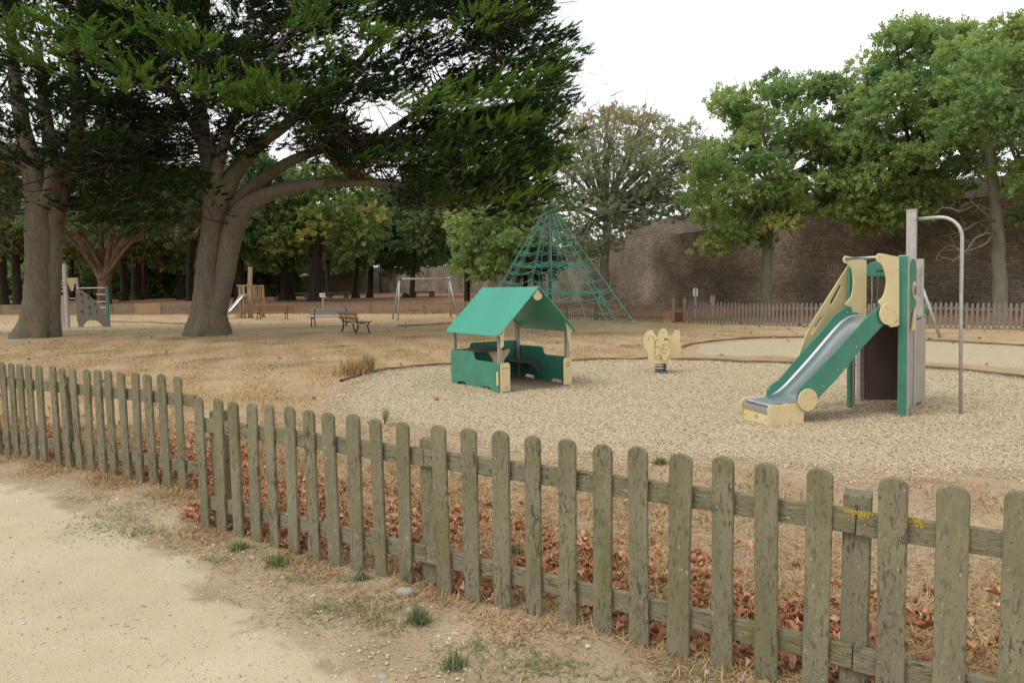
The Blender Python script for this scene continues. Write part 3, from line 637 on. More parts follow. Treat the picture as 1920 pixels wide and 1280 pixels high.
post(ends[1][0][0],ends[1][0][1],.06,ends[1][1]); 
post(ends[2][0][0],ends[2][0][1],.0,ends[2][1],'dark post where the fence steps down',.80)
pp1=post(ends[2][0][-1],ends[3][0][0],0,ends[3][1])
pp2=post(ends[3][0][-1],ends[4][0][0],0,ends[3][1],'square post beside the yellow lichen')
# screws at the joints and lichen on the rail
ang=ends[3][1]; d=Vector((math.cos(ang),math.sin(ang),0)); nv=Vector((-math.sin(ang),math.cos(ang),0))
for pp in(pp1,pp2):
    for z_ in(.705,.175):
        for s_ in(-.025,.03):
            b=MB(); q=Vector((pp[0],pp[1],z_+random.uniform(-.01,.01)))+d*s_+nv*.0095; b.tube([q+nv*.002,q-nv*.003],[.0065,.005],8); b.build('screw','steel',fence)
def lichen(t0,t1,z,n,hh):
    M=n; tt=rng.uniform(t0,t1,M); base=np.array([pp2[0],pp2[1],0.]); D=np.array([d.x,d.y,0]); NV=np.array([nv.x,nv.y,0])
    zz=z-np.abs(rng.normal(0,hh,M))*(.35+.65*np.sin(tt*31+1)**2); O=base+tt[:,None]*D+NV*.0085; O[:,2]=zz
    U=np.tile(-NV,(M,1))+rng.normal(0,.25,(M,3))
    return scatter('lichen','yellow_l',fence,[(-.5,-.4,0),(.5,-.5,0),(.4,.5,0),(-.5,.4,0)],[(0,1,2,3)],np.zeros(4),O,frames(np.tile(D,(M,1))+rng.normal(0,.3,(M,3)),U),rng.uniform(.003,.008,M),rng.random(M))
leafmat('yellow_l',[(0,(.22,.20,.06)),(.5,(.42,.32,.04)),(1,(.55,.42,.08))],trans=0,rough=.9)
lichen(-.04,.055,.750,420,.012); lichen(.14,.215,.750,320,.015); lichen(.30,.36,.750,120,.007)
# ================================================================ FAR FENCES
def far_fence(name,line,h,label,panel=2.2,special=None,mat='far_fence'):
    f=empty(name,(line[0][0],line[0][1],zat(*line[0])),0,label,'fence'); ox,oy,oz=f.location
    seg=[];
    for (a,b) in zip(line[:-1],line[1:]):
        L_=math.hypot(b[0]-a[0],b[1]-a[1]); n=max(1,round(L_/panel))
        for i in range(n): seg.append(((a[0]+(b[0]-a[0])*i/n,a[1]+(b[1]-a[1])*i/n),(a[0]+(b[0]-a[0])*(i+1)/n,a[1]+(b[1]-a[1])*(i+1)/n)))
    rr=random.Random(5)
    for k,(a,b) in enumerate(seg):
        L_=math.hypot(b[0]-a[0],b[1]-a[1]); dx,dy=(b[0]-a[0])/L_,(b[1]-a[1])/L_; ang=math.atan2(dy,dx); z=(zat(*a)+zat(*b))/2+rr.uniform(-.03,.03)
        sp=special and special(a,b)
        m=MB(); n=int(L_/.15); 
        for i in range(n):
            x=(i+.5)/n*L_; hh=h+rr.uniform(-.015,.015)
            m.box((x,-.03,hh/2),( (.078 if not sp else .12),.02,hh)); m.box((x,-.03,hh+.018),(.06,.02,.036))
        for zz in(h*.22,h*.80): m.box((L_/2,0,zz),(L_,.03,.09))
        o=m.build('picket_panel','new_fence' if sp else mat,f); o.location=(a[0]-ox,a[1]-oy,z-oz); o.rotation_euler=(0,0,ang)
        if sp: o['label']='pale new replacement panel'
        p=MB(); p.box((0,0,(h-.03)/2),(.1,.1,h-.03)); q=p.build('post',mat,f); q.location=(a[0]+.07*-dy-ox,a[1]+.07*dx-oy,z-oz); q.rotation_euler=(0,0,ang)
    return f
lnA=[(-62,62.5),(-42.1,56.2),(-24.2,50.8),(-13.7,49),(-3.8,44.2),(2.72,34.6),(6.75,30.3)]
far_fence('picket_fence',lnA,.80,'long low brown picket fence behind the swings and climbing net, left of the gap',special=lambda a,b:-28.9<(a[0]+b[0])/2<-25.6)
gA=G(1292,606)[:2]
far_fence('picket_fence',[tuple(gA),(10.9,25.8),(13.92,24.0),(16.85,22.4),(22,19)],.86,'grey picket fence along the foot of the stone wall, right of the gap',mat='far_fence_grey')
for px,lab in((1262,'left grey gate post at the gap in the far fence'),(1283,'right grey gate post at the gap in the far fence')):
    p=GP(px,605); m=MB(); m.box((0,0,.5),(.12,.12,1.06)); m.box((0,0,1.05),(.1,.1,.06)); o=m.build('gate_post','far_fence',None,bevel=.01); o.location=(p[0],p[1],zat(p[0],p[1])); tag(o,lab,'post')
m=MB()
for i in range(4): m.box((0,0,.07+i*.11),(.44,.05,.10))
m.box((-.17,.04,.22),(.06,.03,.44)); m.box((.17,.04,.22),(.06,.03,.44))
p=GP(1273,604); o=m.build('low_gate',pmat('rust_red',(.20,.085,.05),(.13,.055,.035),scale=9,rough=.9),None); o.location=(p[0],p[1],zat(p[0],p[1])); tag(o,'low reddish board gate closing the gap in the far fence','gate')
# ================================================================ STONE WALL
def wall_mat(name,c1,c2,mortar,w_=.42,h_=.19):
    m=bpy.data.materials.new(name); m.use_nodes=True; t=m.node_tree; b=t.nodes['Principled BSDF']; L=t.links.new; b.inputs['Roughness'].default_value=.95; b.inputs['Specular IOR Level'].default_value=.1
    uv=N(t,'ShaderNodeUVMap'); nz=N(t,'ShaderNodeTexNoise'); nz.inputs['Scale'].default_value=2.5; L(uv.outputs[0],nz.inputs['Vector'])
    sc2=N(t,'ShaderNodeVectorMath',operation='SCALE'); sc2.inputs['Scale'].default_value=.13; L(nz.outputs['Color'],sc2.inputs[0]); ad=N(t,'ShaderNodeVectorMath',operation='ADD'); L(uv.outputs[0],ad.inputs[0]); L(sc2.outputs[0],ad.inputs[1])
    br=N(t,'ShaderNodeTexBrick'); L(ad.outputs[0],br.inputs['Vector']); br.inputs['Scale'].default_value=1; br.inputs['Brick Width'].default_value=w_; br.inputs['Row Height'].default_value=h_; br.inputs['Mortar Size'].default_value=.018; br.inputs['Mortar Smooth'].default_value=.5
    br.inputs['Color1'].default_value=rgb(c1); br.inputs['Color2'].default_value=rgb(c2); br.inputs['Mortar'].default_value=rgb(mortar); br.offset=.4; br.squash=1.3; br.squash_frequency=3
    n2=N(t,'ShaderNodeTexNoise'); n2.inputs['Scale'].default_value=.35; n2.inputs['Detail'].default_value=7; L(uv.outputs[0],n2.inputs['Vector'])
    mr=N(t,'ShaderNodeMapRange'); mr.inputs['From Min'].default_value=.3; mr.inputs['From Max'].default_value=.7; mr.inputs['To Min'].default_value=.55; mr.inputs['To Max'].default_value=1.55; L(n2.outputs['Fac'],mr.inputs[0])
    mu=N(t,'ShaderNodeVectorMath',operation='SCALE'); L(br.outputs['Color'],mu.inputs[0]); L(mr.outputs[0],mu.inputs['Scale'])
    n4=N(t,'ShaderNodeTexNoise'); n4.inputs['Scale'].default_value=9; L(uv.outputs[0],n4.inputs['Vector'])
    x=N(t,'ShaderNodeMix',data_type='RGBA'); x.inputs[0].default_value=.5; x.blend_type='OVERLAY'; L(mu.outputs[0],x.inputs[6]); L(n4.outputs['Fac'],x.inputs[7]); L(x.outputs[2],b.inputs['Base Color'])
    bu=N(t,'ShaderNodeBump'); bu.inputs['Strength'].default_value=.5; bu.inputs['Distance'].default_value=.05; bu.invert=True; L(br.outputs['Fac'],bu.inputs['Height']); L(bu.outputs[0],b.inputs['Normal']); MATS[name]=m
wall_mat('stone_wall',(.29,.245,.185),(.185,.155,.118),(.14,.116,.088),.30,.135)
wall_mat('pale_wall',(.36,.29,.20),(.28,.22,.155),(.24,.19,.14))
wall_mat('wall_top',(.25,.21,.155),(.19,.16,.12),(.14,.115,.09),.5,.16)
def wall(line,tops,th,mat,label,base=-.6,topmat='wall_top',slope=0):
    e=empty('stone_wall',(line[0][0],line[0][1],0),0,label,'wall'); n=len(line); vs=[];uv=[];fs=[]; cum=0; fuv=[]
    def nrm(i):
        a=line[max(i-1,0)];b=line[min(i+1,n-1)]; dx,dy=b[0]-a[0],b[1]-a[1]; l=math.hypot(dx,dy); return -dy/l,dx/l
    C=[0]
    for i in range(1,n): C.append(C[-1]+math.hypot(line[i][0]-line[i-1][0],line[i][1]-line[i-1][1]))
    ox,oy=line[0]
    F_=[];T_=[];B_=[]
    for i,(x,y) in enumerate(line):
        a,b=nrm(i); F_.append(((x-ox,y-oy,base),(x-ox+a*.0,y-oy+b*.0,tops[i]))); B_.append(((x-ox+a*th,y-oy+b*th,base),(x-ox+a*th,y-oy+b*th,tops[i]+slope)))
    def strip(name,lo,hi,u0,mt,vh):
        me=bpy.data.meshes.new(name); V_=[];Fc=[];U=[]
        for i in range(n-1):
            k=len(V_); V_+=[lo[i],lo[i+1],hi[i+1],hi[i]]; Fc.append((k,k+1,k+2,k+3)); U+=[(C[i],vh[0][i]),(C[i+1],vh[0][i+1]),(C[i+1],vh[1][i+1]),(C[i],vh[1][i])]
        return V_,Fc,U
    allV=[];allF=[];allU=[]
    for lo,hi,vh in(([f[0] for f in F_],[f[1] for f in F_],([base]*n,tops)),([b[0] for b in B_],[b[1] for b in B_],([base]*n,tops))):
        V_,Fc,U=strip('w',lo,hi,0,mat,vh); o=len(allV); allV+=V_; allF+=[tuple(q+o for q in f) for f in Fc]; allU+=U
    me=bpy.data.meshes.new('masonry'); me.from_pydata(allV,[],allF); uvl=me.uv_layers.new(name='UVMap')
    for pl in me.polygons:
        for li in pl.loop_indices: uvl.data[li].uv=allU[me.loops[li].vertex_index]
    me.materials.append(MATS[mat]); o=bpy.data.objects.new('masonry',me); col.objects.link(o); o.parent=e
    # coping sheet
    V_=[];Fc=[];U=[]
    for i in range(n-1):
        k=len(V_); a,b=F_[i][1],F_[i+1][1]; c,d_=B_[i+1][1],B_[i][1]; V_+=[a,b,c,d_]; Fc.append((k,k+1,k+2,k+3)); U+=[(C[i],0),(C[i+1],0),(C[i+1],1.5),(C[i],1.5)]
    me=bpy.data.meshes.new('coping'); me.from_pydata(V_,[],Fc); uvl=me.uv_layers.new(name='UVMap')
    for pl in me.polygons:
        for li in pl.loop_indices: uvl.data[li].uv=U[me.loops[li].vertex_index]
    me.materials.append(MATS[topmat]); o=bpy.data.objects.new('coping',me); col.objects.link(o); o.parent=e
    return e
def densify(line,tops,step):
    o=[];t=[]
    for i in range(len(line)-1):
        a,b=line[i],line[i+1]; n=max(1,int(math.hypot(b[0]-a[0],b[1]-a[1])/step))
        for k in range(n): o.append((a[0]+(b[0]-a[0])*k/n,a[1]+(b[1]-a[1])*k/n)); t.append(tops[i]+(tops[i+1]-tops[i])*k/n+random.uniform(-.05,.05))
    o.append(line[-1]); t.append(tops[-1]); return o,t
l_,t_=densify([(-22,116),(-7.3,100),(7.76,52),(11.4,43),(15.95,38),(24,33),(38,26),(60,14)],[5.0,5.1,5.25,4.9,5.5,5.8,6,6],1.5)
wall(l_,t_,1.5,'stone_wall','long high brown stone rampart wall running behind the far fence on the right')
l_,t_=densify([(9.2,55),(13.3,46),(18,40.5),(26,35.5),(40,28)],[6.5,6.6,7.0,7,7],1.5)
wall(l_,t_,3,'wall_top','paler upper tier of stone rising behind the rampart wall')
wall([(-47,124),(-36,121),(-22.3,116.2)],[3.2,4.3,4.5],4,'pale_wall','pale sunlit far wall section between the tree trunks',slope=1.2)
p=V(517,540,120)
m=MB(); m.box((0,0,2),(5,4,5)); m.add([(-2.8,-2.3,4.5),(2.8,-2.3,4.5),(2.8,2.3,4.5),(-2.8,2.3,4.5),(0,-2.3,5.8),(0,2.3,5.8)],[(0,1,4),(2,3,5),(0,4,5,3),(1,2,5,4),(0,3,2,1)])
for i in(-1,0,1): m.box((i*1.4,-2.03,2.2),(.5,.06,1.2))
o=m.build('hut','pale_wall' if 0 else pmat('hut_paint',(.26,.25,.23),(.22,.21,.19),rough=.9),None); o.location=(p[0],p[1],.6); tag(o,'small pale building far off between the tree trunks','building')
# ================================================================ FOLIAGE TOOLS
def sprig_proto(nl,spread=1.0,lw=.38,seed=1):
    rr=random.Random(seed); v=[];f=[];a=[]
    for i in range(nl):
        t=.15+.85*i/(nl-1); az=i*2.4; el=rr.uniform(-.5,.7)
        d=Vector((.35+.5*rr.random(),math.cos(az)*spread,math.sin(az)*spread*.8+.1)).normalized(); s=d.cross(Vector((rr.uniform(-1,1),rr.uniform(-1,1),1.2))).normalized()
        o=Vector((t*.8,0,0)); l=rr.uniform(.38,.55); n=d.cross(s)
        k=len(v); v+=[tuple(o),tuple(o+d*l*.5+s*l*lw+n*.04),tuple(o+d*l-n*.04),tuple(o+d*l*.5-s*l*lw+n*.04)]; f.append((k,k+1,k+2,k+3)); a+=[rr.uniform(-.5,.5)]*4
    return v,f,a
def plume_proto(n=30,seed=2):
    """one bushy cypress finger: short scale-leaved twiglets all round a slightly upturned axis"""
    rr=random.Random(seed); v=[];f=[];a=[]
    for i in range(n):
        t=(i+.5)/n; az=i*2.399; sp=.62*(1-.75*t); l=.30*(1-t*.55)*rr.uniform(.8,1.2)
        d=Vector((.8,math.cos(az)*sp,math.sin(az)*sp+.12)).normalized(); s=d.cross(Vector((rr.uniform(-1,1),rr.uniform(-1,1),rr.uniform(-1,1)))).normalized()
        o=Vector((t*.80,0,.14*t*t)); wd=.040*(1.15-.5*t)
        k=len(v); v+=[tuple(o),tuple(o+d*l*.4+s*wd),tuple(o+d*l),tuple(o+d*l*.4-s*wd)]; f.append((k,k+1,k+2,k+3)); a+=[-.45+.6*t,-.2+.6*t,.2+.55*t,-.2+.6*t]
    return v,f,a
SP=sprig_proto(8); PL=plume_proto()
def poly_clumps(poly,n,Yc,Yw,holes=(),seed=0,origin=None):
    """clump centres: random places in the crown volume whose outline from the camera is poly"""
    rr=np.random.default_rng(seed); P=np.array(poly,float); x0,y0=P.min(0); x1,y1=P.max(0); cx,cy=P.mean(0); out=[]
    while len(out)<n:
        x=rr.uniform(x0,x1);y=rr.uniform(y0,y1)
        if not inside(x,y,poly): continue
        if any(((x-h[0])/h[2])**2+((y-h[1])/h[3])**2<1 for h in holes): continue
        e=min(1,math.hypot((x-cx)/(x1-x0)*2,(y-cy)/(y1-y0)*2)); Y=Yc+Yw*math.sqrt(max(.08,1-e*e*.9))*rr.uniform(-1,1)
        out.append(V(x,y,Y))
    return np.array(out)
def leaf_crown(name,mat,parent,C,rad,per,size,tmean=.45,tvar=.22,flat=.75,origin=(0,0,0),tfn=None):
    C=np.asarray(C); K=len(C); M=K*per
    r_=rng.uniform(.7,1.25,K)*rad; U=rng.normal(size=(M,3)); U/=np.linalg.norm(U,axis=1,keepdims=True); U[:,2]=np.where(U[:,2]<-.35,-U[:,2]*.6,U[:,2])
    rr=rng.uniform(.45,1.05,M)**.6; ci=np.repeat(np.arange(K),per)
    off=U*(rr*r_[ci])[:,None]; off[:,2]*=flat; off+=rng.normal(0,.08*rad,(M,3))
    O=C[ci]+off-np.array(origin); D=U*1.0+rng.normal(0,.45,(M,3)); D[:,2]-=.05
    ct=rng.normal(tmean,tvar,K)[ci]+rng.normal(0,.08,M)
    if tfn is not None: ct=ct+tfn(C)[ci]
    v,f,a=SP
    return scatter(name,mat,parent,v,f,a,O,frames(D),rng.uniform(.7,1.3,M)*size,np.clip(ct,0,1),.22)
def limb(m,pts,r0,r1,n=8,seed=0,jit=.0):
    """smooth tapering limb through pts"""
    P=[Vector(p) for p in pts]; rr=random.Random(seed); Q=[];k=len(P)
    for i in range(k-1):
        p0=P[max(i-1,0)];p1=P[i];p2=P[i+1];p3=P[min(i+2,k-1)]
        for j in range(5):
            t=j/5; Q.append(.5*((2*p1)+(p2-p0)*t+(2*p0-5*p1+4*p2-p3)*t*t+(3*p1-3*p2+p3-p0)*t*t*t)+Vector((rr.uniform(-1,1),rr.uniform(-1,1),rr.uniform(-1,1)))*jit)
    Q.append(P[-1]); L_=len(Q); m.tube(Q,[r0+(r1-r0)*(i/(L_-1))**.8 for i in range(L_)],n,seed=seed,wob=.10)
    return Q
def twigs(name,parent,starts,dirs,length,n,mat='twig',r=.012,seed=0,droop=.2):
    rr=random.Random(seed); m=MB()
    for i in range(n):
        s=Vector(rr.choice(starts)); d0=Vector(rr.choice(dirs)) if dirs else Vector((rr.uniform(-1,1),rr.uniform(-1,1),rr.uniform(-.3,.8)))
        d=(d0+Vector((rr.uniform(-1,1),rr.uniform(-1,1),rr.uniform(-.7,.7)))*.7).normalized(); l=length*rr.uniform(.4,1.1); p=s; pts=[p]
        for j in range(4): d=(d+Vector((rr.uniform(-1,1),rr.uniform(-1,1),rr.uniform(-1,1)-droop))*.28).normalized(); p=p+d*l/4; pts.append(p)
        m.tube(pts,[r,r*.8,r*.65,r*.5,r*.3],4,cap=False)
        for j in(1,2,3):
            q=pts[j]; dd=(d+Vector((rr.uniform(-1,1),rr.uniform(-1,1),rr.uniform(-1,1)))*.9).normalized()*l*.35; m.tube([q,q+dd*.5,q+dd+Vector((0,0,-.02))],[r*.55,r*.45,r*.25],3,cap=False)
    return m.build(name,mat,parent)
# ================================================================ THE TWO BIG CYPRESSES
def cypress(base_px,Yb,label,stems,trunk_profile,poly,holes,ncl,Yw,extra,seed,twn,more=()):
    b=V(base_px[0],base_px[1],Yb); zb=zat(b[0],b[1]); e=empty('cypress_tree',(b[0],b[1],zb),0,label,'tree',); org=np.array([b[0],b[1],zb])
    m=MB(); allp=[]
    for pts,rad,flare in stems:                         # pts in photo px + depth offset, turned into world places
        Q=[Vector(V(x,y,Yb+dy)-org) for x,y,dy in pts]; k=len(Q)
        # spline
        S_=[];Rr=[]
        for i in range(k-1):
            p0=Q[max(i-1,0)];p1=Q[i];p2=Q[i+1];p3=Q[min(i+2,k-1)]
            for j in range(6):
                t=j/6; S_.append(.5*((2*p1)+(p2-p0)*t+(2*p0-5*p1+4*p2-p3)*t*t+(3*p1-3*p2+p3-p0)*t*t*t)); Rr.append(rad[i]+(rad[i+1]-rad[i])*t)
        S_.append(Q[-1]); Rr.append(rad[-1])
        fl=[.035+flare*1.2*max(0,1-q.z/1.6)**2 for q in S_]
        if flare: S_[0].z=-.25
        m.tube(S_,Rr,22 if rad[0]>.3 else 10,flute=[max(.03,f_) if rad[0]>.3 else .03 for f_ in fl],seed=seed+len(allp),wob=.05)
        allp+=[tuple(q) for q in S_[4:]]
    m.build('trunk','bark',e,smooth=True)
    C=poly_clumps(poly,ncl,Yb,Yw,holes,seed)
    for q_,n_ in more: C=np.concatenate([C,poly_clumps(q_,n_,Yb,Yw*.8,holes,seed+1)])
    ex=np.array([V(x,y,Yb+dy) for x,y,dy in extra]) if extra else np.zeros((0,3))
    tt=np.concatenate([np.where(rng.random(len(C))<.16,rng.normal(.42,.08,len(C)),rng.normal(.19,.10,len(C))),rng.normal(.74,.08,len(ex))]); C=np.concatenate([C,ex]); K=len(C); per=34  # extra clumps tinted brighter: light on the outer foliage put into their colour
    a=C-np.array([b[0],b[1],0]); a[:,2]=0; a/=np.linalg.norm(a,axis=1,keepdims=True)+1e-6
    ang=rng.normal(0,.5,K); ca,sa=np.cos(ang),np.sin(ang); a=np.stack([a[:,0]*ca-a[:,1]*sa,a[:,0]*sa+a[:,1]*ca,np.zeros(K)],1); s=np.stack([-a[:,1],a[:,0],np.zeros(K)],1)
    ci=np.repeat(np.arange(K),per); M=K*per; L_=rng.uniform(.6,1.15,K)[ci]
    u=rng.uniform(-1,1,M);v=rng.normal(0,.42,M)*(1.15-.5*u); h=rng.normal(0,.11,M)+.16*(1-v*v)
    O=C[ci]+a[ci]*(u*L_)[:,None]+s[ci]*(v*L_*.75)[:,None]; O[:,2]+=h*.8+.12*u*L_
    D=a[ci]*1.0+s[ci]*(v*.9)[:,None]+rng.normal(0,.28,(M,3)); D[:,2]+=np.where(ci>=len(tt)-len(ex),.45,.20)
    vv,ff,aa=PL
    # young growth at the ends of a spray is paler
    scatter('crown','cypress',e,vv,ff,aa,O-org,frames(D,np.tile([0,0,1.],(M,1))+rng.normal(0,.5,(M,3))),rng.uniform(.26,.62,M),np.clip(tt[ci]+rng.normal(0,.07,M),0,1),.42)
    # bare brown branchlets under the green: from the limbs out to the clumps
    mt=MB(); rr=random.Random(seed); ap=np.array(allp)
    for i in range(K):
        c=C[i]-org; dd=np.linalg.norm(ap-c,axis=1)+.5*np.clip(ap[:,2]-c[2],0,9); j=int(np.argsort(dd)[rr.randint(0,6)]); p0=Vector(ap[j]); p3=Vector(c)
        mid=(p0+p3)/2+Vector((rr.uniform(-.3,.3),rr.uniform(-.3,.3),rr.uniform(-.5,.1))); l=(p3-p0).length
        if l<4.8:
            r=.008+.0055*l; mt.tube([p0,(p0+mid)/2+Vector((0,0,-.05)),mid,(mid+p3)/2,p3],[r,r*.85,r*.65,r*.45,r*.25],5,cap=False)
    mt.build('branches','twig',e,smooth=True)
    q3=rng.integers(0,len(tt)-len(ex),int(K*30)); M3=len(q3); O3=C[q3]+rng.normal(0,1,(M3,3))*np.array([.75,.75,.30])-org; O3[:,2]-=.12
    D3=a[q3]*.8+rng.normal(0,.55,(M3,3)); D3[:,2]-=.1
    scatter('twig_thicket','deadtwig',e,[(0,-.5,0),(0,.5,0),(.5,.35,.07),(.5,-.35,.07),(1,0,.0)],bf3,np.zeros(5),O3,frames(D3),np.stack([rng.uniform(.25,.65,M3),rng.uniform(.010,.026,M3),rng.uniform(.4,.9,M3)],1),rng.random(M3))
    st=[tuple(Vector(C[rr.randint(0,K-1)]-org)+Vector((rr.uniform(-.6,.6),rr.uniform(-.6,.6),-.15))) for _ in range(300)]
    twigs('dead_twigs',e,st,[(a_[0],a_[1],-.1) for a_ in a[:60]],.95,twn,r=.009,seed=seed,droop=.35)
    return e
AP=[(150,-380),(965,-380),(1000,-40),(1000,30),(1020,90),(1062,115),(1045,170),(1030,250),(1015,320),(1000,365),(950,405),(870,385),(800,395),(760,370),(760,330),(700,300),(640,285),(570,235),(500,240),(470,280),(430,300),(400,290),(370,380),(340,400),(250,420),(150,420)]
AH=[(705,225,84,34),(735,322,40,16),(560,120,40,16),(690,105,45,17),(860,85,35,14),(640,150,35,14),(330,65,28,14),(290,110,22,10),(385,140,30,13),(820,130,40,14),(990,60,14,12),(900,120,30,12),(735,60,30,12),(470,60,24,11)]
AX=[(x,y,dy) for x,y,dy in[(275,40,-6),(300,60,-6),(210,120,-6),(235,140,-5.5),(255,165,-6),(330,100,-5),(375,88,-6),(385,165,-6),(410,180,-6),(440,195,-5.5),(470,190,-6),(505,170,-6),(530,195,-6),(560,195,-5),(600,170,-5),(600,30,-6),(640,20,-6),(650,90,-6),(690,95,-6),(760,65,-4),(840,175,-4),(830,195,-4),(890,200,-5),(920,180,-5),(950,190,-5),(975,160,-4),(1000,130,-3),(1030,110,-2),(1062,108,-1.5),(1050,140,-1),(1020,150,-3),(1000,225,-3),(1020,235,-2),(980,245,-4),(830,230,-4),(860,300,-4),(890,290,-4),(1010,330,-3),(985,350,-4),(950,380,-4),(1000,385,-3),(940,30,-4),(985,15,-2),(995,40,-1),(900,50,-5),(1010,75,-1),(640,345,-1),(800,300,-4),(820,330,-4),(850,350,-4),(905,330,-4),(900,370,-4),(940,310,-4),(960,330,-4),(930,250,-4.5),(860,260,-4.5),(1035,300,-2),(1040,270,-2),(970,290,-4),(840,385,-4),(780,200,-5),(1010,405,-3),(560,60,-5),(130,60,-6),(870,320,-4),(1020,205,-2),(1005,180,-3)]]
stemsA=[([(388,632,0),(391,605,0),(392,578,0),(391,540,0),(391,505,0),(398,441,0),(401,390,0),(396,330,.3),(383,260,.5),(375,180,.6),(380,60,.4),(392,-80,.2),(400,-250,0)],[.82,.70,.60,.50,.45,.40,.40,.32,.26,.23,.19,.15,.08],.24),
 ([(402,620,.1),(408,590,0),(415,555,-.1),(423,509,-.1),(433,450,-.1),(446,410,-.1),(468,382,0),(520,358,-.2),(580,346,-.6),(650,341,-1),(720,343,-1.5),(790,352,-1.8),(850,350,-1.8),(920,360,-1.6)],[.30,.32,.33,.37,.40,.38,.33,.25,.20,.17,.14,.11,.08,.05],.15),
 ([(402,400,0),(425,350,0),(455,305,.2),(490,268,.4),(535,235,.6),(600,180,.8),(680,110,1),(760,20,1),(820,-80,1)],[.40,.34,.27,.24,.20,.16,.13,.10,.06],0),
 ([(430,385,.2),(480,345,.4),(540,305,.6),(620,275,.6),(700,266,.4),(780,262,.2),(860,235,0),(940,205,0),(1010,180,0)],[.24,.22,.2,.17,.15,.12,.10,.07,.04],0),
 ([(700,268,.4),(740,240,.3),(790,205,.2),(850,165,.2),(920,120,0),(980,80,0)],[.13,.13,.12,.09,.06,.04],0),
 ([(404,380,.1),(406,330,-.3),(420,270,-.8),(450,200,-1.4),(500,120,-2),(560,40,-2.5)],[.28,.22,.18,.14,.1,.06],0),
 ([(383,270,.5),(340,200,.8),(290,130,1),(230,60,1.2)],[.18,.14,.1,.05],0),
 ([(385,120,0),(470,70,.5),(590,30,1),(700,-20,1.5),(840,-60,2)],[.16,.14,.11,.08,.05],0)]
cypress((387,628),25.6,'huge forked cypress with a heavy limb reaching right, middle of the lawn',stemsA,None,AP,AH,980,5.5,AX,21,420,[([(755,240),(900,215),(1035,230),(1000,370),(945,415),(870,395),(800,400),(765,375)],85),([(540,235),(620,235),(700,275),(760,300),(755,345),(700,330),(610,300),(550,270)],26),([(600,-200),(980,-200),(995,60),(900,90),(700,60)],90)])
BP=[(-420,-380),(330,-380),(340,60),(320,150),(320,300),(310,400),(250,440),(170,440),(130,400),(95,350),(60,330),(30,380),(-420,400)]
BH=[(50,35,30,14),(60,95,22,16),(15,210,18,10),(215,80,22,10)]
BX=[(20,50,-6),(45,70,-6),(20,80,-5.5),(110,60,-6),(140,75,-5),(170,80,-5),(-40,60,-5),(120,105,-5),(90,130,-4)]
stemsB=[([(68,636,0),(72,610,0),(75,560,0),(76,500,0),(77,440,0),(74,380,0),(62,320,0),(45,250,.2),(30,160,.4),(20,40,.4),(10,-120,.2)],[.78,.62,.53,.48,.53,.45,.36,.28,.22,.16,.08],.25),
 ([(94,634,.1),(96,605,.1),(98,550,.1),(99,490,.1),(102,420,.1),(114,350,.1),(138,290,0),(146,220,-.2),(140,120,-.3),(150,0,-.5),(160,-130,-.6)],[.36,.30,.27,.30,.32,.34,.28,.22,.18,.13,.07],.2),
 ([(80,400,0),(100,340,-.4),(92,260,-.8),(80,170,-1),(70,60,-1.2)],[.34,.27,.22,.16,.08],0),
 ([(136,300,0),(190,255,.3),(240,210,.6),(290,140,1)],[.16,.12,.08,.04],0),
 ([(64,330,0),(20,290,-.5),(-60,240,-1),(-160,200,-1.5)],[.22,.17,.12,.06],0)]
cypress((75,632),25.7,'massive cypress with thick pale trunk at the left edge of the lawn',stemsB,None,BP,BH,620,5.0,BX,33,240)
# ================================================================ BROADLEAF TREES
def branch_tree(name,kind,base,Y,label,poly,ncl,Yw,rad,per,size,mat,tr,trunk_px,barkm='bark_dark',holes=(),seed=0,limbs=(),tmean=.45,tvar=.2,group=None,tfn=None,fan=14,top_r=.4,zflat=.75,thin=False,sub=0):
    x,y=V(base[0],base[1],Y)[:2]; zb=zat(x,y); e=empty(name,(x,y,zb),0,label,'tree',group); org=np.array([x,y,zb]); m=MB()
    Q=[V(a,b,Y)-org for a,b in trunk_px]; Q[0][2]=-.3; k=len(Q)
    limb(m,Q,tr,tr*top_r,12,seed,.02)
    m.tube([(0,0,-.3),(0,0,.15),(Q[1]*.15 if k>1 else (0,0,.8))],[tr*1.5,tr*1.2,tr*.98],12,cap=False,flute=[.2,.12,.03])
    tips=[Q[-1],Q[-2]*.35+Q[-1]*.65,Q[-2]*.7+Q[-1]*.3]
    C=poly_clumps(poly,ncl,Y,Yw,holes,seed)
    rr=random.Random(seed)
    for i in range(fan):
        c=C[rr.randint(0,ncl-1)]-org; s=Vector(tips[rr.randint(0,2)]); c=Vector(c); mid=(s+c)/2+Vector((rr.uniform(-.4,.4),rr.uniform(-.4,.4),rr.uniform(0,.5)))
        limb(m,[s,mid,c],tr*.33,tr*.06,6,seed+i,.03)
        for q in range(sub):
            t=rr.uniform(.35,.9); o_=s.lerp(mid,t*2) if t<.5 else mid.lerp(c,t*2-1); dd=((c-s).normalized()+Vector((rr.uniform(-1,1),rr.uniform(-1,1),rr.uniform(-.4,1)))*.6).normalized()*rr.uniform(1.0,2.4); limb(m,[o_,o_+dd*.5+Vector((0,0,.1)),o_+dd],tr*.10,tr*.02,4,seed+q,.03)
    for pts,r0,r1 in limbs: limb(m,[V(a,b,Y+dy)-org for a,b,dy in pts],r0,r1,8,seed,.03)
    m.build('trunk',barkm,e,smooth=True)
    leaf_crown('crown',mat,e,C,rad,per,size,tmean,tvar,zflat,org,tfn)
    return e,C,org
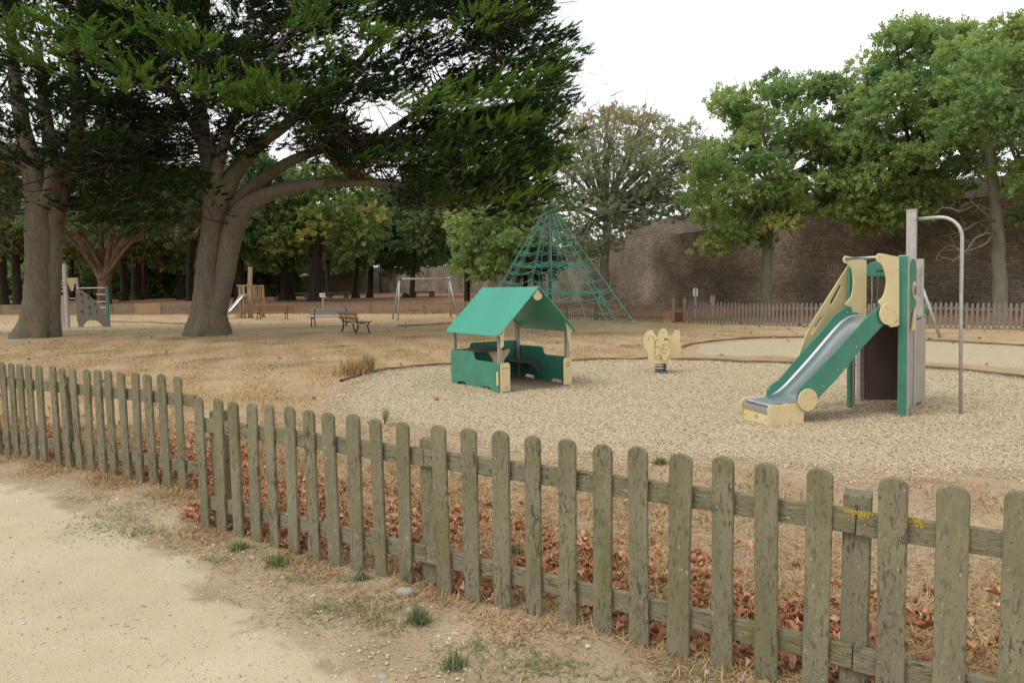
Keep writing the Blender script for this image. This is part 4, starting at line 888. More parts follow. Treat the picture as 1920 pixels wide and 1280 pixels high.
R1=[(1285,378),(1292,330),(1325,285),(1345,215),(1360,185),(1400,170),(1440,160),(1500,150),(1560,160),(1610,190),(1630,250),(1620,330),(1600,400),(1540,405),(1490,395),(1470,440),(1420,455),(1360,485),(1322,475),(1335,425),(1300,395)]
branch_tree('oak_tree','oak',(1435,592),33,'broad green oak left of the slide with a slim trunk before the wall',R1,150,3.6,.72,66,.27,'oak',.33,[(1435,592),(1437,520),(1440,450),(1448,380),(1455,320)],'bark_mossy',seed=3,tmean=.42,fan=22,sub=2)
R2=[(1575,340),(1580,270),(1610,200),(1615,130),(1640,80),(1660,60),(1700,60),(1745,40),(1800,60),(1850,100),(1850,300),(1820,340),(1770,395),(1700,425),(1640,430),(1590,410)]
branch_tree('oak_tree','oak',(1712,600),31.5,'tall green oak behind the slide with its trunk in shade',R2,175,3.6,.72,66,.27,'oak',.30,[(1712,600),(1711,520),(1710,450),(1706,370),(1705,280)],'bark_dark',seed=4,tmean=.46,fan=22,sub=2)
R3=[(1760,170),(1790,70),(1840,80),(1880,50),(1990,30),(2150,80),(2200,300),(2100,440),(1990,430),(1930,420),(1905,340),(1850,330),(1790,350),(1765,260)]
e3,C3,o3=branch_tree('oak_tree','oak',(1872,600),28,'oak at the right edge with a pale mossy trunk and bare lower branches',R3,170,3.6,.66,66,.25,'oak',.31,[(1876,600),(1874,520),(1870,430),(1862,340),(1850,250),(1845,180)],'bark_mossy',seed=5,tmean=.52,fan=18,sub=2,
 holes=[(1850,310,35,30)])
mb=MB(); rr=random.Random(8)
for pts in[[(1868,420),(1840,415),(1810,430),(1785,440)],[(1868,430),(1850,455),(1815,470),(1780,462),(1760,475)],[(1872,440),(1890,430),(1910,440),(1925,465)],[(1866,400),(1835,385),(1800,395),(1770,390),(1745,405)],[(1868,380),(1900,370),(1940,350)],[(1864,350),(1830,330),(1800,340)],[(1864,340),(1835,300),(1815,290)],[(1870,440),(1840,440),(1800,480),(1785,490)],[(1868,395),(1900,400),(1940,410)],[(1862,320),(1880,290),(1910,280)],[(1868,415),(1845,400),(1820,375)]]:
    P_=[Vector(V(a,b,28+rr.uniform(-1.2,.3)*min(1,i))-o3) for i,(a,b) in enumerate(pts)]; Q=limb(mb,P_,.055,.016,6,rr.randint(0,99),.03)
    for k_ in range(9):
        s=Q[rr.randint(3,len(Q)-1)]; dd=Vector((rr.uniform(-1,1),rr.uniform(-1,1),rr.uniform(-.7,.8))).normalized()*rr.uniform(.3,.9); limb(mb,[s,s+dd*.5+Vector((0,0,rr.uniform(-.1,.15))),s+dd],.018,.006,4,k_,.03)
mb.build('bare_branches','lichen_twig',e3,smooth=True)
# thinning chestnut
CH=[(1020,430),(1020,330),(1030,250),(1060,200),(1120,190),(1185,208),(1240,228),(1290,240),(1335,280),(1325,345),(1310,395),(1250,425),(1185,430),(1160,450),(1140,490),(1095,500),(1060,480)]
def chtint(C): # browner towards the dry top
    z=C[:,2]; return np.clip((z-8)/6,-.10,.30)
ec,Cc,oc=branch_tree('chestnut_tree','chestnut',(1128,600),40,'half-bare chestnut with thinning browned leaves behind the climbing net',CH,500,4.2,.55,10,.26,'chestnut',.36,[(1130,600),(1132,530),(1135,470),(1138,420),(1135,390)],'bark_mossy',seed=6,tmean=.34,tvar=.12,tfn=chtint,fan=80,sub=8,
 limbs=[([(1135,410,0),(1180,385,-.5),(1230,400,-1),(1280,410,-1.5),(1300,395,-1.6)],.16,.03),([(1137,420,0),(1170,400,.3),(1220,378,.5),(1275,372,.6)],.15,.03),([(1134,430,0),(1090,400,0),(1050,385,0)],.14,.03)])
tag(ec['x'] if False else ec)
# ---- background park trees
bgd=[ # base px, Y, poly, n, rad, per, size, mat, trunk r, label, trunk px, bark
 ((537,562),68,[(440,500),(445,400),(480,350),(560,320),(590,350),(600,480),(570,500),(500,510)],60,1.5,34,.58,'woods',.75,'dark broad-trunked park tree right of the forked cypress',[(540,562),(540,500),(545,430)],'bark_dark'),
 ((588,562),60,[(500,470),(515,380),(555,310),(620,285),(690,310),(705,400),(710,460),(690,490),(640,490),(560,490)],80,1.3,38,.50,'woods_yellow',.62,'yellowing park tree with thick twin trunks above the grey bench',[(590,562),(592,500),(600,430)],'bark_dark'),
 ((668,560),74,[(640,470),(650,380),(700,345),(750,370),(765,430),(740,500),(690,505)],55,1.5,34,.58,'woods',.30,'slim-trunked green tree before the pale wall, left of two',[(663,560),(668,500),(672,440)],'bark_dark'),
 ((693,560),76,[(680,480),(700,400),(740,370),(790,380),(820,440),(800,500),(740,512)],55,1.5,34,.58,'woods',.34,'slim-trunked green tree before the pale wall, right of two',[(693,560),(696,500),(700,440)],'bark_dark'),
 ((876,572),48,[(850,510),(850,440),(880,400),(930,390),(985,410),(1000,460),(960,510),(900,525),(870,520)],60,1.0,44,.40,'oak',.24,'bright green low tree left of the climbing net',[(876,572),(876,500),(880,450)],'bark_dark'),
 ((760,562),70,[(745,470),(745,370),(790,335),(860,360),(880,440),(850,480),(800,500)],55,1.5,34,.58,'woods',.30,'shaded tree above the swing frame',[(772,562),(775,500),(778,440)],'bark_dark'),
 ((960,580),52,[(940,500),(930,430),(960,395),(1020,400),(1060,430),(1060,490),(1010,520),(960,520)],55,1.1,40,.45,'woods_brown',.22,'brown-green tree behind the rope mast',[(985,580),(985,520),(990,460)],'bark_dark'),
 ((195,560),56,[(60,430),(80,330),(140,260),(220,240),(300,270),(340,340),(345,420),(290,450),(220,440),(120,460)],90,1.5,38,.55,'woods',.62,'reddish-barked plane tree forking low behind the climbing frame',None,'bark_red'),
 ((232,560),78,[(200,480),(200,400),(230,340),(290,330),(310,420),(280,490)],40,1.9,30,.70,'woods_brown',.42,'dark straight trunk just right of the reddish plane tree',[(232,560),(232,500),(234,430)],'bark_dark'),
 ((256,560),84,[(230,470),(240,380),(280,330),(320,350),(330,440),(290,500)],40,1.9,30,.70,'woods_yellow',.72,'thickest of the dark trunks between the two cypresses',[(256,560),(256,500),(260,430)],'bark_dark'),
 ((270,560),90,[(260,480),(270,380),(310,320),(340,350),(350,450),(310,500)],40,1.9,30,.70,'woods_brown',.36,'dark thin trunk beside the thickest one behind the pale fence panel',[(269,560),(270,500),(272,430)],'bark_dark'),
 ((294,560),110,[(290,500),(290,420),(320,370),(350,400),(350,480)],28,2.0,26,.80,'woods',.30,'small distant tree right of the dark trunk group',[(294,556),(294,510),(296,470)],'bark_dark'),
 ((338,560),82,[(300,480),(310,400),(340,350),(370,380),(370,470),(340,505)],40,1.8,30,.70,'woods',.38,'forked dark tree touching the left side of the forked cypress',[(336,560),(338,500),(342,440)],'bark_dark'),
 ((356,560),72,[(330,470),(330,360),(360,320),(400,350),(400,470)],40,1.8,30,.70,'woods_brown',.40,'leaning dark trunk half hidden by the forked cypress',[(354,560),(357,500),(366,430)],'bark_dark'),
 ((448,566),62,[(420,480),(420,370),(450,300),(520,320),(520,440),(480,490)],60,1.5,34,.58,'woods',.50,'dark forked tree behind the wooden slide tower',[(450,566),(448,500),(440,430),(455,380)],'bark_dark'),
 ((30,560),66,[(-80,470),(-80,330),(0,280),(60,300),(80,400),(60,480)],80,1.7,34,.62,'woods_brown',.45,'dark tree at the far left behind the big pale trunk',[(32,560),(30,500),(26,430)],'bark_dark'),
 ((8,560),74,[(-120,480),(-120,380),(-60,330),(20,350),(30,440),(-20,490)],55,1.8,32,.66,'woods_yellow',.42,'leftmost dark trunk in the background',[(8,560),(6,500),(4,430)],'bark_dark'),
 ((130,560),92,[(60,490),(70,400),(120,360),(170,390),(170,480)],45,1.9,28,.75,'woods_yellow',.40,'far trunk seen behind the climbing frame ladder',[(134,560),(134,500),(136,440)],'bark_dark'),
 ((620,562),92,[(600,470),(610,400),(660,370),(700,400),(700,480),(650,505)],40,1.8,28,.70,'woods_brown',.34,'far tree behind the white sign',[(614,560),(614,500),(616,450)],'bark_dark'),
 ((485,560),100,[(440,520),(445,450),(480,420),(520,440),(530,500)],35,1.8,28,.75,'woods_yellow',.30,'distant yellow-green tree above the wooden slide tower',[(500,558),(500,500),(502,460)],'bark_dark'),
]
for i,(bp,Y,poly,n,rad,per,size,mt,tr,lab,tp,bk) in enumerate(bgd):
    lim=()
    if tp is None:
        tp=[(195,560),(196,535),(197,515)]
        lim=[([(196,525,0),(180,495,0),(160,465,0),(140,430,0),(120,380,0)],.50,.22),([(198,525,0),(212,490,0),(232,455,-.5),(260,430,-1),(275,390,-1)],.50,.18),([(197,520,0),(192,480,.6),(188,420,1)],.32,.15)]
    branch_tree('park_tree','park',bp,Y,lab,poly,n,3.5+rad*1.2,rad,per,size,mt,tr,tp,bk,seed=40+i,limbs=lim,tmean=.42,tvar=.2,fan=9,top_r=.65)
# dense wood far behind
def woodmass(name,x0,x1,y0,y1,h0,h1,n,size,mat,tm,lab=None):
    x=rng.uniform(x0,x1,n); y=rng.uniform(y0,y1,n); t=rng.random(n); top=h1*(.8+.2*np.sin(x*.21+1)*np.sin(x*.083)+.08*np.sin(x*.7)); z=h0+(top-h0)*t+zat_np(x,y)
    M=n; v,f,a=SP
    o=scatter(name,mat,None,v,f,a,np.stack([x,y,z],1),frames(rng.normal(size=(M,3))),rng.uniform(.8,1.4,M)*size,np.clip(rng.normal(tm,.18,M)+.15*np.sin(x*.5+z),0,1),.2); tag(o,kind='stuff'); return o
woodmass('far_wood',-150,-36,128,150,3.5,21,26000,1.7,'woods',.45)
woodmass('far_undergrowth',-120,-34,98,112,.1,6.0,15000,.85,'woods',.62)
woodmass('far_shrubbery',-60,-24,92,120,4.0,12,9000,.9,'woods_yellow',.45)
woodmass('wall_top_greenery',-22,2,112,124,5.5,13,7000,1.3,'woods',.4)
# ================================================================ PLAYHOUSE
BH_=R(34); hx,hy=-.19,10.3; W_,D_=1.37,1.5
ph=empty('playhouse',(hx,hy,zat(hx,hy)+.01),BH_,'open green playhouse with a gabled roof and cream corner boards','playhouse')
T=.015
lw=[(0,.0),(.209,.0),(.235,.05),(.27,.062),(.47,.062),(.505,.05),(.535,0),(.99,0),(1.02,.05),(1.05,.062),(1.24,.062),(1.27,.05),(1.30,0),(1.5,.0),(1.5,.57),(.83,.585),(.775,.578),(.745,.55),(.725,.49),(.69,.465),(.62,.457),(0,.462)]
MB().plate(lw,[],-T,0,'x').build('side_panel','green',ph,bevel=.003)
MB().plate(lw,[],W_,W_+T,'x').build('side_panel','green',ph,bevel=.003)
bw=[(.02,0),(1.35,0),(1.35,.66),(.40,.665),(.375,.655),(.36,.62),(.345,.585),(.30,.572),(.02,.57)]
MB().plate(bw,[],D_-T,D_,'y').build('back_panel','green',ph,bevel=.003)
for x in(.035,W_-.035):
    for y in(.05,D_-.05):
        MB().box((x,y,.44),(.055,.055,.88)).build('post','grey_post',ph,bevel=.004)
def board(x0,x1): return smooth_out([(x0,0),(x1,0),(x1,.41),(x1-.01,.455),(x1-.06,.462),(x0,.462)],1) if x1>x0 else smooth_out([(x0,0),(x1,0),(x1,.41),(x1+.01,.455),(x1+.06,.462),(x0,.462)],1)
MB().plate([(.0,-.01),(.175,-.01),(.175,.42),(.165,.445),(.14,.46),(0,.46)],[],-.003-T,-.003,'y').build('corner_board','cream',ph,bevel=.002)
b2=MB().plate([(W_+.015,-.02),(W_-.15,-.02),(W_-.15,.42),(W_-.14,.445),(W_-.115,.458),(W_+.015,.458)],[],-.003-T,-.003,'y').build('corner_board','cream',ph,bevel=.002)
# round face emblem engraved on the right board
m=MB(); c0=(W_-.068,.345)
m.plate(circ(*c0,.038,20),[circ(*c0,.034,20)],-.0205,-.0175,'y')
for dx in(-.013,.013): m.plate(circ(c0[0]+dx,c0[1]+.010,.004,8),[],-.0205,-.0175,'y')
for i in range(7):
    a=math.pi*(1.2+.6*i/6); q=(c0[0]+.021*math.cos(a),c0[1]+.021*math.sin(a)); m.plate(circ(*q,.0028,6),[],-.0205,-.0175,'y')
m.plate([(c0[0]+.004,c0[1]+.038),(c0[0]+.025,c0[1]+.055),(c0[0]+.015,c0[1]+.036)],[],-.0205,-.0175,'y')
m.build('emblem','line_dark',ph)
MB().plate([(.075,.062),(.125,.062),(.125,.098),(.075,.098)],[],-.0215,-.0175,'y').build('label_plate','galv',ph)
m=MB()
for i,(x,w2) in enumerate([(.03,.02),(.055,.012),(.075,.02),(.10,.01),(.115,.02),(.14,.01)]): m.plate([(x,.372),(x+w2,.372),(x+w2,.38),(x,.38)],[],-.0205,-.0175,'y')
m.build('lettering','line_dark',ph)
MB().plate(slot(.03,.13,.03,.31,.018),[],-.004-T*2,-.018,'x').build('edge_strip','cream',ph)
# roof
def roofpanel(side):
    # in local frame of slope: s along slope from ridge, y along depth
    rx,rz=W_/2,1.60; ex,ez=(-.075,.865) if side<0 else (W_+.075,.865)
    dx,dz=ex-rx,ez-rz; Ls=math.hypot(dx,dz); ux,uz=dx/Ls,dz/Ls; nx_,nz_=(uz*(1 if side>0 else -1))*-1,abs(ux)
    nn=Vector((-uz*(1 if ux>0 else -1),0,abs(ux)))
    y0,y1=-.09,D_+.07; r=.09; o=[(0,y0),(Ls-r,y0)]
    for i in range(1,7): a=-math.pi/2+math.pi/2*i/6; o.append((Ls-r+r*math.cos(a),y0+r+r*math.sin(a)))
    for i in range(0,7): a=math.pi/2*i/6; o.append((Ls-r+r*math.cos(a),y1-r+r*math.sin(a)))
    o+=[(0,y1)]
    n=len(o); vs=[]
    for h in(0,.014):
        for s,y in o: vs.append((rx+ux*s+nn.x*h,y,rz+uz*s+nn.z*h))
    m=MB(); m.add(vs,[tuple(range(n)),tuple(range(2*n-1,n-1,-1))]+[(i,i+n,(i+1)%n+n,(i+1)%n) for i in range(n)])
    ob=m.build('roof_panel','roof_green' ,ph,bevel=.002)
    if side<0:
        for s,y in((.08,.02),(.08,1.42),(.10,.75),(Ls-.1,.05),(Ls-.1,1.4),(.08,.62)):
            q=Vector((rx+ux*s,y,rz+uz*s))+nn*.014; mm=MB(); mm.tube([q,q+nn*.006],[.012,.008],8); mm.build('bolt','steel',ob)
    return ob
roofpanel(-1); roofpanel(1)
# gable plate and brackets
gp_=[]
for i in range(13): a=-math.pi+math.pi*i/12; gp_.append((W_/2+.085*math.cos(a),1.475+.075*math.sin(a)))
gp_+=[(W_/2,1.572)]
g_=MB().plate(gp_,[],-.06,-.045,'y').build('gable_plate','cream',ph); MB().plate(gp_,[],D_+.03,D_+.045,'y').build('gable_plate','cream',ph)
for dx in(-.035,.035): bolt(g_,(W_/2+dx,-.06,1.50))
for sx,x in((1,0.0),(-1,W_)):
    for y0 in((-.02,) if x==0.0 else (-.02,D_-.0)):
        o_=[(x+sx*.01,.70),(x+sx*.01,.86),(x-sx*.055,.885) ,(x+sx*.075,1.0) if False else (x+sx*.02,.955),(x+sx*.105,1.035),(x+sx*.085,.95),(x+sx*.068,.86),(x+sx*.066,.72),(x+sx*.045,.695)]
        b_=MB().plate(o_,[],y0,y0+.015,'y').build('roof_bracket','cream',ph)
        if y0<0:
            for z_ in(.72,.80,.92): bolt(b_,(x+sx*.04,y0,z_))
for z_ in(.03,.37): bolt(ph,(.035,-.018,z_))
bolt(ph,(.135,-.018,.03)); bolt(ph,(W_-.03,-.018,.03)); bolt(ph,(W_-.12,-.018,.03)); bolt(ph,(W_-.02,-.018,.42))
for y,z_ in((.03,.44),(.03,.05),(1.47,.5),(1.0,.22),(.5,.03),(.03,.25)): bolt(ph,(-T,y,z_),'x')
# counter with its cream leg, bench with bracket, floor
MB().plate([(.05,.62),(.10,.46),(.16,.45),(1.2,.45),(1.2,1.5),(.05,1.5)],[],.0,0,'z') if False else None
MB().plate(smooth_out([(.03,.78),(.03,1.44),(.74,1.44),(.74,.95),(.62,.80),(.40,.74)],1),[],.565,.58,'z').build('counter','edge_brown',ph,bevel=.002)
lg=[(.40,.565),(.84,.565),(.82,.50),(.74,.42),(.69,.33),(.68,.0),(.50,.0),(.50,.33),(.48,.42),(.42,.50)]
MB().plate(lg,[],.96,.975,'y').build('counter_leg','cream',ph,bevel=.002)
MB().plate(smooth_out([(W_-.40,.76),(W_-.02,.76),(W_-.02,1.46),(W_-.40,1.46)],1),[],.315,.33,'z').build('bench_seat','edge_brown',ph,bevel=.002)
MB().plate([(W_-.02,.315),(W_-.02,.14),(W_-.06,.13),(W_-.10,.21),(W_-.24,.29),(W_-.27,.315)],[],.82,.835,'y').build('seat_bracket','brown_panel',ph)
MB().plate([(.03,-.02),(.60,-.07),(W_-.03,-.02),(W_-.03,D_-.03),(.03,D_-.03)],[],.0,.02,'z').build('floor','floor_brown',ph,bevel=.002)
# ================================================================ SLIDE TOWER
A_=R(15.2); P1=(4.70,8.14); st=empty('slide_tower',(P1[0],P1[1],zat(*P1)+.008),A_,'green and cream play tower with a steel slide and tall post','slide')
def loc(x,y): # world -> local
    dx,dy=x-P1[0],y-P1[1]; c,s=math.cos(A_),math.sin(A_); return (dx*c+dy*s,-dx*s+dy*c)
ng=[(-1.545,.30),(-1.53,.36),(-1.505,.42),(-1.443,.475),(-1.245,.635),(-1.021,.825),(-.80,1.03),(-.66,1.16),(-.56,1.24),(-.436,1.312),(-.36,1.335),(-.24,1.30),(-.24,1.10),(-.363,1.112),(-.479,1.015),(-.684,.83),(-.987,.515),(-1.237,.30),(-1.299,.224),(-1.38,.18),(-1.47,.20)]
MB().plate(ng,[],-.06,-.045,'y').build('slide_side','green',st,bevel=.003)
fg=[(-.407,1.315),(-.385,1.262),(-.368,1.228),(-.330,1.236),(-.284,1.222),(-.282,1.02),(-.479,.90),(-.684,.74),(-.987,.45),(-1.237,.23),(-1.42,.12),(-1.50,.14),(-1.59,.23),(-1.585,.331),(-1.522,.395),(-1.418,.45),(-1.133,.735),(-.843,1.0),(-.631,1.215),(-.53,1.275),(-.468,1.30)]
MB().plate(fg,[],.425,.44,'y').build('slide_side','green',st,bevel=.003)
nc=[(-.437,1.344),(-.468,1.367),(-.46,1.395),(-.42,1.42),(-.385,1.48),(-.365,1.572),(-.366,1.64),(-.383,1.703),(-.415,1.78),(-.45,1.82),(-.502,1.845),(-.520,1.88),(-.510,1.92),(-.48,1.938),(-.44,1.935),(-.195,1.894),(-.165,1.10),(-.20,1.085),(-.281,1.075),(-.363,1.134)]
a_=MB().plate(nc,[],-.078,-.063,'y').build('guard_panel','cream',st,bevel=.003)
fc=[(x,z) for x,z in[(-.469,1.335),(-.468,1.36),(-.43,1.385),(-.388,1.43),(-.366,1.51),(-.362,1.60),(-.37,1.69),(-.390,1.770),(-.442,1.830),(-.495,1.845),(-.520,1.87),(-.515,1.912),(-.486,1.935),(-.43,1.925),(-.173,1.878),(-.151,1.176),(-.269,1.179),(-.30,1.215),(-.369,1.235),(-.39,1.29)]]
c_=MB().plate(fc,[],.443,.458,'y').build('guard_panel','cream',st,bevel=.003)
m=MB(); m.tube([(-.475,-.075,1.895),(-.475,.45,1.895)],[.016,.016],12); m.build('grab_rail','steel',st,smooth=True)
for (cx,cz,r) in((-.335,1.235,.128),(-1.421,.285,.128)):
    d_=MB().plate(circ(cx,cz,r,36),[],-.096,-.080,'y').build('round_cover','cream',st,bevel=.003)
    for a in(.3,2.0,4.2): bolt(d_,(cx+.08*math.cos(a),-.096,cz+.08*math.sin(a)),r=.009)
for x,z in((-1.0,.60),(-.75,.86),(-.46,1.10),(-1.19,.42),(-1.30,.27)): bolt(st,(x,-.06,z))
for x,z in((-1.55,.34),(-.46,1.24)): bolt(st,(x,.425,z))
for x,z in((-.47,1.90),(-.20,1.75),(-.20,1.15)): bolt(a_,(x,-.078,z),r=.010)
# chute
cl=smooth_out([(-.20,1.195),(-.36,1.19),(-.46,1.165),(-.58,1.09),(-.74,.94),(-1.0,.68),(-1.25,.45),(-1.38,.335),(-1.48,.275),(-1.60,.255),(-1.86,.245),(-1.895,.235),(-1.912,.21),(-1.915,.175),(-1.905,.13)],2,False)
y0,y1=-.044,.424; yc=[y0,y0+.002,y0+.02,y0+.055,y0+.10]; prof=[(y0,.022),(y0+.004,.014),(y0+.015,.006),(y0+.04,.001),(.19,0),(y1-.04,.001),(y1-.015,.006),(y1-.004,.014),(y1,.022)]
vs=[];fs=[];k=len(prof);n=len(cl)
for i,(x,z) in enumerate(cl):
    a=cl[max(i-1,0)];b=cl[min(i+1,n-1)]; tx,tz=b[0]-a[0],b[1]-a[1]; l=math.hypot(tx,tz); nx_,nz_=tz/l,-tx/l
    if nz_<0: nx_,nz_=-nx_,-nz_
    if x<-1.85: nx_,nz_=-.7,.7
    f_=1-sm((-x-1.40)/.2)
    for y,h in prof: hh=h*(.12+.88*f_); vs.append((x+nx_*hh*(1 if x>-1.85 else 0),y,z+nz_*hh*(1 if x>-1.85 else 0)))
for i in range(n-1):
    for j in range(k-1): fs.append((i*k+j,(i+1)*k+j,(i+1)*k+j+1,i*k+j+1))
m=MB(); m.add(vs,fs); m.build('chute','chute',st,smooth=True)
# foot box
fn=[(-1.925,.19),(-1.915,.225),(-1.885,.243),(-1.56,.243),(-1.50,.235),(-1.448,.157),(-1.45,.0),(-1.898,.0),(-1.915,.10)]
fp=MB().plate(fn,[],-.066,-.048,'y').build('foot_panel','cream',st,bevel=.003); MB().plate([(-1.945,.20),(-1.925,.245),(-1.88,.262),(-1.55,.255),(-1.52,.30),(-1.44,.31),(-1.45,.0),(-1.898,.0),(-1.93,.10)],[],.428,.446,'y').build('foot_panel','cream',st,bevel=.003)
for x,z in((-1.84,.07),(-1.63,.08),(-1.63,.04),(-1.79,.21)): bolt(fp,(x,-.066,z),r=.009)
ff_=MB().box((-1.895,.19,.065),(.015,.47,.125)).build('foot_front','cream',st,bevel=.002)
MB().plate([(.15,.06),(.20,.06),(.20,.10),(.15,.10)],[],-1.908,-1.9025,'x').build('label_plate','galv',ff_)
bolt(ff_,(-1.903,.0,.07),'x',r=.008); bolt(ff_,(-1.903,.38,.07),'x',r=.008)
MB().box((-1.65,.2,-.01),(.04,.3,.04)).build('foot_block','galv',st)
# posts: square with the tower walls, which run away from the camera
PR=math.atan2(.76,.65)-math.pi/2-A_
def rpost(name,x,y,h,wx,wy,mat='galv',face=None):
    o=MB().box((0,0,h/2),(wx,wy,h)).build(name,mat,st,bevel=.005); o.location=(x,y,0); o.rotation_euler=(0,0,PR)
    if face:
        f=MB().box((0,-wy/2-.005,h/2+.01),(wx-.016,.014,h-.03)).build('post_face','green',o,bevel=.002)
    return o
rpost('post',-.028,-.035,1.915,.105,.075,face=True)
p2=loc(4.36,8.69); rpost('post',p2[0],p2[1],1.81,.07,.07); o=MB().box((p2[0]-.052,p2[1]-.02,.9),(.035,.05,1.82)).build('post_face','green',st)
bl=loc(4.69,9.12); MB().box((bl[0],bl[1],.62),(.07,.07,1.24)).build('post','galv',st,bevel=.004)
bp=loc(5.06,8.60); o=rpost('tall_post',bp[0],bp[1],2.49,.105,.09); MB().box((0,0,2.494),(.107,.092,.012)).build('post_cap','steel',o)
pr=loc(5.44,9.05); o=rpost('post',pr[0],pr[1],1.90,.08,.075)
MB().tube([(pr[0]-.05,pr[1]-.05,1.80),(pr[0]-.10,pr[1]-.05,1.77),(pr[0]-.10,pr[1]-.05,1.46),(pr[0]-.05,pr[1]-.05,1.43)],[.012]*4,8).build('handle','steel',st)
# back board (brown) between back posts, grey side boards on the right
def wallboard(name,a,b,z0,z1,mat,th=.018,off=0):
    dx,dy=b[0]-a[0],b[1]-a[1]; L_=math.hypot(dx,dy); ang=math.atan2(dy,dx); o=MB().box((0,0,0),(L_,th,z1-z0)).build(name,mat,st,bevel=.002); o.location=((a[0]+b[0])/2-math.sin(ang)*off,(a[1]+b[1])/2+math.cos(ang)*off,(z0+z1)/2); o.rotation_euler=(0,0,ang); return o
wallboard('back_board',(bl[0]+.03,bl[1]-.01),(pr[0]-.04,pr[1]-.01),.03,1.17,'brown_panel')
wallboard('side_board',(bp[0]+.05,bp[1]+.03),(pr[0]-.0,pr[1]-.045),.05,1.12,'pale_grey' if 'pale_grey' in MATS else pmat('pale_grey',(.42,.37,.30),(.34,.30,.25),scale=4,rough=.7),off=-.03)
wallboard('side_board',(.05,.03),(bp[0]-.04,bp[1]-.05),.06,1.05,'pale_grey',off=-.01)
# deck
MB().plate([(-.16,-.02),(p2[0]-.02,p2[1]+.03),(bl[0],bl[1]),(pr[0],pr[1]),(bp[0],bp[1]),(0,0)],[],1.13,1.165,'z').build('deck','pale_grey',st)
# arch panel at the back, green side panel with a round window, chain
ar=[(bl[0]+.04,1.68),(bl[0]+.04,1.78)]
x0,x1=bl[0]+.04,bl[0]+.62
ar=[(x0,1.69),(x0,1.80)]+[(x0+(x1-x0)*t,1.80+.10*math.sin(math.pi*t)) for t in[i/10 for i in range(1,10)]]+[(x1,1.80),(x1,1.69)]
MB().plate(ar,[slot(x0+.22,1.755,x0+.36,1.755,.015)],bl[1]-.01,bl[1]+.005,'y').build('arch_panel','green',st,bevel=.002)
MB().tube([(x0+.14,bl[1],1.69),(x0+.145,bl[1],1.40),(x0+.13,bl[1],1.14)],[.008]*3,6).build('chain','steel',st)
MB().box((bl[0]-.0,bl[1]+.0,1.53),(.05,.05,.58)).build('post','galv',st)
dx,dy=bp[0],bp[1]; L_=math.hypot(dx,dy); ang=math.atan2(dy,dx)
sp=[(.06,1.15),(L_-.05,1.15),(L_-.04,1.45),(L_-.03,1.65),(L_-.05,1.80),(L_-.14,1.88),(.2,1.88),(.10,1.84),(.06,1.80)]
o=MB().plate(sp,[],-.06,-.045,'y').build('side_panel','green',st,bevel=.003); o.rotation_euler=(0,0,ang)
c2=MB().plate(circ(L_*.55,1.50,.11,24),[],-.078,-.062,'y').build('round_window','cream',o); MB().plate(circ(L_*.55,1.50,.06,20),[],-.084,-.079,'y').build('window_lens','brown_panel',c2)
o=MB().plate([(L_*.2,1.02),(L_*.62,1.02),(L_*.62,1.30),(L_*.35,1.22)],[],-.085,-.070,'y').build('lower_panel','cream',st,bevel=.002); o.rotation_euler=(0,0,ang)
# fireman pole with its bend
pe=loc(5.42,8.19); pt=[(pe[0],pe[1],0)]
bend=[]
tp_=Vector((bp[0]+.05,bp[1],2.38)); d0=Vector((pe[0]-tp_.x,pe[1]-tp_.y,0)); ll=d0.length
for i in range(9):
    a=math.pi/2*i/8; bend.append(tp_+d0*((ll-.26)/ll)+d0.normalized()*.26*math.sin(a)*1.0+Vector((0,0,-.26*(1-math.cos(a))))-d0*.10*0)
pts=[tp_]+bend+[Vector((pe[0]*1.0,pe[1],1.2)),Vector((pe[0]+.02,pe[1],-.05))]
MB().tube(pts,.0205,14).build('sliding_pole','galv',st,smooth=True)
# the whole tower leans slightly
bpy.context.view_layer.update()
for o in list(st.children):
    if o.name.split('.')[0] in('post','tall_post','post_face','handle','back_board','side_board','side_panel','lower_panel','sliding_pole','chain','arch_panel'):
        B=o.matrix_basis.copy(); Bi=B.inverted()
        Sh=Matrix.Identity(4); Sh[0][2]=-.028; M_=Bi@Sh@B
        for q in [o]+list(o.children)+[g for c in o.children for g in c.children]: q.data=q.data.copy(); q.data.transform(M_)
# slanted climbing board on the far side, with slots
sb=[(-.225,1.86),(-.19,1.86),(-.19,1.20),(-.33,1.05),(-.60,.62),(-.98,.05),(-1.12,.05),(-1.10,.35),(-.90,.86),(-.869,.945),(-.777,1.113),(-.50,1.49)]
s1=slot(-.37,1.56,-.50,1.35,.022); s2=slot(-.645,1.17,-.775,.98,.022)
o=MB().plate(sb,[s1,s2],.66,.675,'y').build('climbing_side','cream',st,bevel=.002)
for i in range(5):
    t=i/4; x=-.30-.62*t; z=1.06-.88*t; MB().box((x,.80,z-.05),(.10,.25,.025)).build('step','brown_panel',st)
